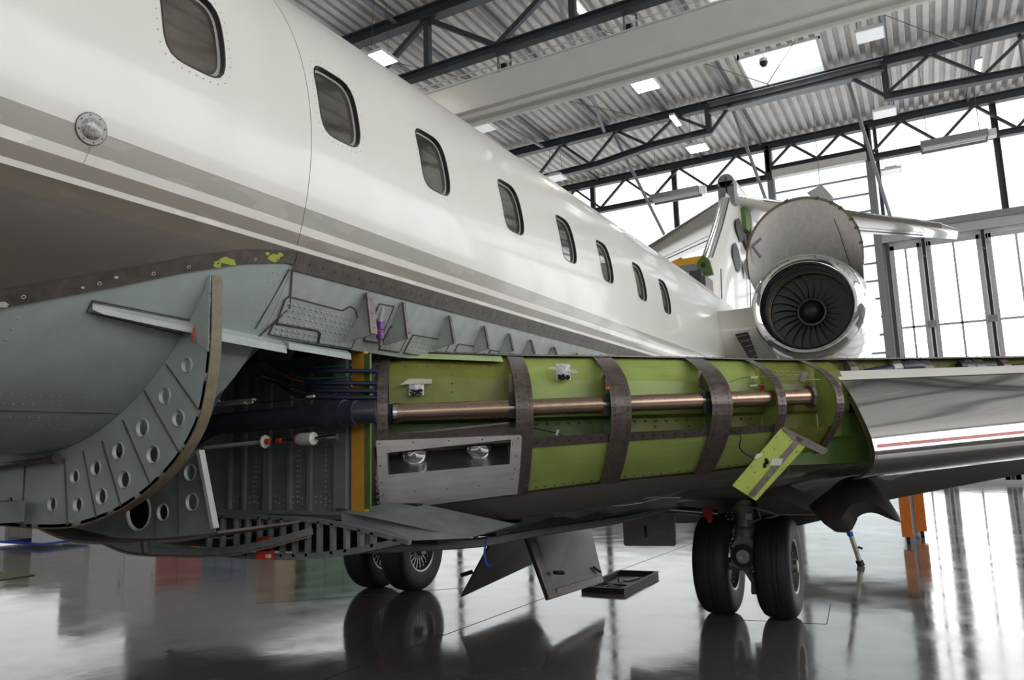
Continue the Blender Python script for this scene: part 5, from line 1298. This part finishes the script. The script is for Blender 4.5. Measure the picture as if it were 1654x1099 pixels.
for sx in (1, -1):
    hs = AMB(); hs.mt(M_white)
    def hsec(x, yle, yte, z, t):
        X = XC + sx * x; return [(X, yte, z), (X, yle + (yte - yle) * 0.6, z + t * 0.6), (X, yle + (yte - yle) * 0.25, z + t), (X, yle + 0.08, z + t * 0.5), (X, yle, z), (X, yle + 0.08, z - t * 0.5), (X, yle + (yte - yle) * 0.25, z - t), (X, yle + (yte - yle) * 0.6, z - t * 0.6), (X, yte, z)]
    hs.grid([hsec(0.1, 17.8, 20.8, 7.5, 0.15), hsec(2.4, 19.05, 21.2, 7.02, 0.11), hsec(4.4, 20.1, 21.55, 6.62, 0.08), hsec(4.75, 20.55, 21.6, 6.55, 0.04)])
    hz = hs.build('horizontal_stabiliser', None, None, True, 50)
    e = AMB(); e.mt(M_chrome).grid([[V((XC + sx * x, y + 0.10, z + 0.065)), V((XC + sx * x, y - 0.01, z)), V((XC + sx * x, y + 0.12, z - 0.07))] for x, y, z in ((0.2, 17.85, 7.48), (2.4, 19.03, 7.02), (4.4, 20.08, 6.62))]); e.build('stabiliser_leading_edge', None, hz, True)
    e = AMB(); e.mt(M_brown).beam((XC + sx * 0.4, 19.9, 7.30), (XC + sx * 4.0, 20.95, 6.62), 0.03, 0.02); e.build('elevator_gap', None, hz)
# starboard wing stub and far engine, mostly hidden
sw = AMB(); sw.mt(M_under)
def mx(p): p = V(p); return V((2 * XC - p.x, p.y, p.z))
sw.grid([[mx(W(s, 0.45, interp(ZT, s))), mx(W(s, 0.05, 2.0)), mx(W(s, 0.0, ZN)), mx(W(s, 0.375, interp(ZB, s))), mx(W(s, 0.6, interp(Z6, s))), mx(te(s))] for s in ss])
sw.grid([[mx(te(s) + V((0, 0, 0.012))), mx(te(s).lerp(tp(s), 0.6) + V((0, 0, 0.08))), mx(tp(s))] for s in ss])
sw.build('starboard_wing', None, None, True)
AMB().lathe((2 * XC - EC.x, EC.y, EC.z), (0, 1, 0), [(0.2, 0.5), (0.0, 0.6), (0.17, 0.688), (0.5, 0.735), (1.8, 0.765), (2.6, 0.70), (3.8, 0.48), (3.8, 0.0)], 48).lathe((2 * XC - EC.x, EC.y, EC.z), (0, 1, 0), [(0.2, 0.5), (0.6, 0.5), (0.6, 0)], 32).build('starboard_engine', M_white, None, True)

# =================================================================== LOOSE THINGS
# detached green panel hanging in front of the ribs
lp0 = empty('detached_panel', (-0.72, 4.2, 1.28)); tag(lp0, 'lime green panel with brown strips hanging askew in front of the ribs', 'panel')
def Q(x, y, z): return V((x + 0.72, y - 4.2, z - 1.28))
a_, b_, c_, d_ = Q(-0.69, 4.24, 1.655), Q(-0.565, 4.32, 1.575), Q(-0.835, 4.14, 1.275), Q(-0.935, 4.07, 1.358)
th = V((0.004, 0.008, 0.0))
MB().prism([a_, b_, c_, d_], th).build('sheet', M_limec, lp0)
u_ = (b_ - a_); v_ = (d_ - a_)
g = MB(); g.mt(M_rib)
def qq(f, h): return a_ + u_ * f + v_ * h - V((0.003, 0.005, 0))
g.prism([qq(0.62, 0), qq(0.80, 0), qq(0.80, 1.0), qq(0.62, 1.0)], -th * 0.3)
g.prism([qq(0.05, -0.03), qq(1.62, -0.03), qq(1.68, 0.02), qq(1.62, 0.07), qq(0.6, 0.07), qq(0.05, 0.0)], -th * 0.3)
g.mt(M_dark)
for k in range(8): g.disc(qq(0.71, 0.08 + k * 0.12), (-0.4, -0.9, 0), 0.004, n=6); 
for k in range(7): g.disc(qq(0.15 + 0.22 * k, 0.02), (-0.4, -0.9, 0), 0.004, n=6)
for f, h in ((0.1, 0.15), (0.1, 0.4), (0.1, 0.65), (0.1, 0.9), (0.5, 0.1), (0.45, 0.93), (0.3, 0.3), (0.92, 0.2), (0.92, 0.5), (0.92, 0.85), (0.3, 0.7)): g.disc(qq(f, h), (-0.4, -0.9, 0), 0.0035, n=6)
g.build('stiffener_strip', None, lp0)
MB().mt(M_tape).prism([qq(0.45, 0.42) + V((0, -.003, 0)), qq(0.72, 0.36) + V((0, -.003, 0)), qq(0.80, 0.46) + V((0, -.003, 0)), qq(0.52, 0.53) + V((0, -.003, 0))], -th * 0.2).prism([qq(-0.03, 0.46) + V((0, -.003, 0)), qq(0.12, 0.42) + V((0, -.003, 0)), qq(0.12, 0.5) + V((0, -.003, 0)), qq(0.0, 0.54) + V((0, -.003, 0))], -th * 0.2).build('tape', None, lp0)
MB().mt(M_dark).disc(qq(0.35, 0.5) + V((0, -.003, 0)), (-0.4, -0.9, 0), 0.018, 0.004, 10).disc(qq(0.4, 0.56) + V((0, -.003, 0)), (-0.4, -0.9, 0), 0.014, 0.004, 10).build('ink_smudge', None, lp0)
MB().mt(M_black).tube(spline([qq(1.0, 0.42), qq(1.12, 0.5), qq(1.05, 0.62), qq(1.0, 0.6)], 5), 0.004, 6).build('wire_loop', None, lp0)
# taped bags of screws
def bag(s, z, label, r):
    k = empty('parts_bag', W(s, 0.235, z)); tag(k, label, 'bag', None)
    e1, e2 = LD, V((0, 0, 1)); f = -AD
    rows = []
    for i in range(7):
        for_ = []
        for j in range(6):
            a = (j / 5 - 0.5) * 0.085; b = -(i / 6) * 0.095
            for_.append(e1 * a + e2 * b + f * (0.006 + 0.012 * math.sin(i / 6 * math.pi) * math.sin(j / 5 * math.pi) + random.uniform(0, .003)))
        rows.append(for_)
    MB().grid(rows, AD * 0.004).build('bag_film', M_bag, k)
    q = MB(); q.mt(M_dark)
    for i in range(26): 
        c_ = e1 * random.uniform(-0.033, 0.033) + e2 * random.uniform(-0.092, -0.062) + f * 0.02; q.box(tuple(c_ - V((.004, .004, .004))), tuple(c_ + V((.005, .004, .004))))
    q.build('screws', None, k)
    t = MB(); 
    if r: t.prism([e1 * -0.09 + e2 * -0.035 + f * 0.022, e1 * -0.04 + e2 * 0.0 + f * 0.022, e1 * 0.09 + e2 * -0.005 + f * 0.022, e1 * 0.088 + e2 * -0.03 + f * 0.022, e1 * -0.02 + e2 * -0.03 + f * 0.022], -f * 0.002)
    else: t.prism([e1 * -0.085 + e2 * -0.018 + f * 0.02, e1 * -0.04 + e2 * -0.018 + f * 0.02, e1 * -0.04 + e2 * -0.036 + f * 0.02, e1 * -0.085 + e2 * -0.03 + f * 0.02], -f * 0.002).prism([e1 * 0.03 + e2 * -0.05 + f * 0.02, e1 * 0.05 + e2 * -0.03 + f * 0.02, e1 * 0.085 + e2 * -0.045 + f * 0.02, e1 * 0.085 + e2 * -0.06 + f * 0.02], -f * 0.002)
    t.build('tape', M_tape, k)
bag(0.215, 1.995, 'small clear bag of screws taped to the olive bay nearest the fuselage', True)
bag(1.06, 2.065, 'small clear bag of screws taped high in the bright green second bay', False)

# curved fairing piece hanging under the wing on its arm
cf = empty('drooping_fairing', (-0.5, 5.8, 1.0)); cf.parent = AC; cf.matrix_parent_inverse = Matrix.Translation(-AC_off)
def Z(x, z, y=5.8): return V((x + 0.5, y - 5.8, z - 1.0))
MB().mt(M_door).prism([Z(-1.09, 1.33), Z(-0.98, 1.29), Z(-0.80, 1.19), Z(-0.49, 1.03), Z(-0.53, 0.955), Z(-0.60, 0.97), Z(-1.03, 1.20)], (0, 0.05, 0)).build('support_arm', None, cf)
sh = MB(); top = spline([Z(-0.80, 1.12), Z(-0.66, 1.23), Z(-0.57, 1.30), Z(-0.46, 1.325), Z(-0.37, 1.29), Z(-0.29, 1.18), Z(-0.215, 1.03)], 6)
bot = spline([Z(-0.62, 0.96, 5.62), Z(-0.53, 0.965, 5.6), Z(-0.49, 1.04, 5.6), Z(-0.43, 1.085, 5.6), Z(-0.36, 1.09, 5.6), Z(-0.28, 1.055, 5.6), Z(-0.215, 1.02, 5.7)], 6)
sh.grid([[t, t.lerp(b, 0.33) + V((0, -0.10, 0.01)), t.lerp(b, 0.66) + V((0, -0.10, 0.0)), b] for t, b in zip(top, bot)], (0, 0.012, 0)); sh.build('curved_shell', M_door, cf, True)
# white support leg
pl = empty('support_prop', (-0.91, 10.57, 0)); tag(pl, 'slanting cream support leg with green collar and black foot under the wing', 'prop')
MB().beam((0, 0, 0.05), (-0.22, -0.25, 1.15), 0.055, 0.035).build('leg_tube', M_cream, pl); MB().beam((0.012, 0.01, 0), (-0.008, -0.01, 0.07), 0.075, 0.055).build('foot', M_black, pl)
MB().beam((-0.085, -0.115, 0.46), (-0.107, -0.14, 0.57), 0.075, 0.055).build('collar', M_cgreen, pl); MB().beam((-0.07, -0.1, 0.38), (-0.08, -0.11, 0.43), 0.06, 0.045).build('sticker', M_blue, pl)
MB().tube([(0.0, -0.05, 0.24), (0.05, -0.05, 0.22)], 0.015, 8).build('lock_pin', M_black, pl)
# orange wheeled trestle
tr = empty('wheeled_trestle', (-0.6, 13.4, 0)); tag(tr, 'orange wheeled trestle standing on the floor behind the wing', 'trestle')
for (x, y) in ((0.18, -0.4), (0.36, 0.45), (-1.95, -0.4), (-1.95, 0.45)):
    MB().beam((x, y, 0.1), (x, y, 0.78), 0.15, 0.12, (0, 1, 0)).build('leg', M_orange, tr)
    MB().tube([(x - 0.02, y, 0.045), (x + 0.03, y, 0.045)], 0.045, 14).beam((x, y, 0.05), (x, y + .01, 0.12), 0.05, 0.05).build('castor', M_black, tr)
MB().box((-2.05, -0.46, 0.72), (0.26, -0.34, 0.82)).box((-2.05, 0.39, 0.72), (0.44, 0.51, 0.82)).box((-2.05, -0.46, 0.72), (-1.93, 0.51, 0.82)).build('top_rail', M_trussl, tr)
MB().box((-2.1, -0.5, 0.82), (0.32, 0.55, 0.98)).build('platform', M_trussl, tr)  # added, hidden by the wing; there for the grey band it mirrors in the floor
MB().prism([(0.2, 0.2, 0.70), (0.42, 0.2, 0.74), (0.42, 0.2, 0.78), (0.2, 0.2, 0.78)], (0, 0.3, 0)).build('pad', M_cab, tr)
# tray on the floor
ty = empty('drip_tray', (-3.29, 8.45, 0)); tag(ty, 'shallow black drip tray lying on the floor behind the hanging doors', 'tray')
f = MB(); x0, x1, y0, y1, h = -0.24, 0.24, -0.6, 0.6, 0.055
f.prism([(x0, y0, 0), (x1, y0 + .02, 0), (x1, y1, 0), (x0, y1 - .05, 0)], (0, 0, 0.006))
for a, b in (((x0, y0), (x1, y0 + .02)), ((x1, y0 + .02), (x1, y1)), ((x1, y1), (x0, y1 - .05)), ((x0, y1 - .05), (x0, y0))):
    f.beam((a[0], a[1], h / 2), (b[0], b[1], h / 2), 0.015, h); f.beam((a[0], a[1], h), (b[0], b[1], h), 0.04, 0.006)
f.build('tray_body', M_black, ty)
MB().tube([(-.1, -.35, .02), (0.05, -.1, .03)], 0.012, 8).tube([(-.15, -.2, .02), (.15, -.25, .03)], 0.01, 8).beam((0, 0.1, .01), (0.1, 0.3, .02), .05, .02).tube([(0, -.1, .01), (0.0, -.1, .08)], 0.012, 8).build('tray_clips', M_trussd, ty)
(AMB().mt(M_blue).tube(spline([(-2.42, 4.02, 1.06), (-2.43, 4.0, 1.01), (-2.44, 4.0, 0.95), (-2.42, 3.99, 0.90), (-2.40, 3.99, 0.885), (-2.39, 3.99, 0.90)], 5), 0.006, 6).build('blue_cord'))
# things far at the left, partly seen under the belly and in the floor reflections
def cabinet(x, y, w_, d, h, m_, label, name='storage_cabinet', doors=2):
    k = empty(name, (x, y, 0)); tag(k, label, 'cabinet')
    MB().box((-d / 2, -w_ / 2, 0), (d / 2, w_ / 2, h)).build('body', m_, k)
    for i in range(doors):
        a = -w_ / 2 + w_ * i / doors + 0.02; b = -w_ / 2 + w_ * (i + 1) / doors - 0.02
        dd_ = MB().box((d / 2, a, 0.12), (d / 2 + 0.02, b, h - 0.05)).build('cabinet_door', m_, k)
        MB().box((d / 2 + 0.02, b - 0.1, h * 0.5), (d / 2 + 0.05, b - 0.06, h * 0.5 + 0.15)).build('handle', M_black, dd_)
cabinet(-17.2, 11.2, 1.7, 1.0, 2.3, M_cab, 'tall off-white cabinet left of the blue-lidded trolley, seen under the belly')
cabinet(-18.9, 14.0, 1.6, 0.8, 1.9, mat('red_cabinet', (0.35, 0.05, 0.04), 0.5), 'red tool cabinet mirrored faintly in the floor under the belly')
cabinet(-19.2, 16.1, 1.2, 0.8, 2.2, mat('slate_cabinet', (0.06, 0.09, 0.16), 0.5), 'slate blue cabinet mirrored faintly in the floor')
cabinet(-18.6, 20.4, 3.6, 0.8, 3.4, mat('green_screen', (0.10, 0.22, 0.13), 0.7), 'tall dark green screen mirrored faintly in the floor near the far wheels', 'partition_screen', 4)
cabinet(-18.9, 18.0, 0.9, 0.8, 3.0, mat('tan_cabinet', (0.45, 0.30, 0.18), 0.5), 'tan cabinet mirrored faintly in the floor', doors=1)
k = empty('equipment_trolley', (-15.4, 8.7, 0)); tag(k, 'white trolley with dark panel and blue base at the far left under the belly', 'trolley')
MB().box((-1.3, -0.4, 0.05), (0.55, 0.5, 0.09)).build('blue_base', M_blue, k)
MB().box((0.1, -0.35, 0.09), (0.5, 0.45, 0.9)).build('white_end', M_cab, k); MB().box((-0.8, -0.3, 0.16), (0.0, 0.4, 0.9)).build('dark_panel', M_gear, k); MB().box((-1.2, -0.35, 0.09), (-0.85, 0.45, 0.9)).build('white_end', M_cab, k)
tag(MB().box((-12.6, 5.2, 0), (-11.4, 6.3, 0.012)).build('floor_mat', mat('olive_mat', (0.12, 0.11, 0.03), 0.8)), 'flat olive mat on the floor at the far left edge', 'mat')
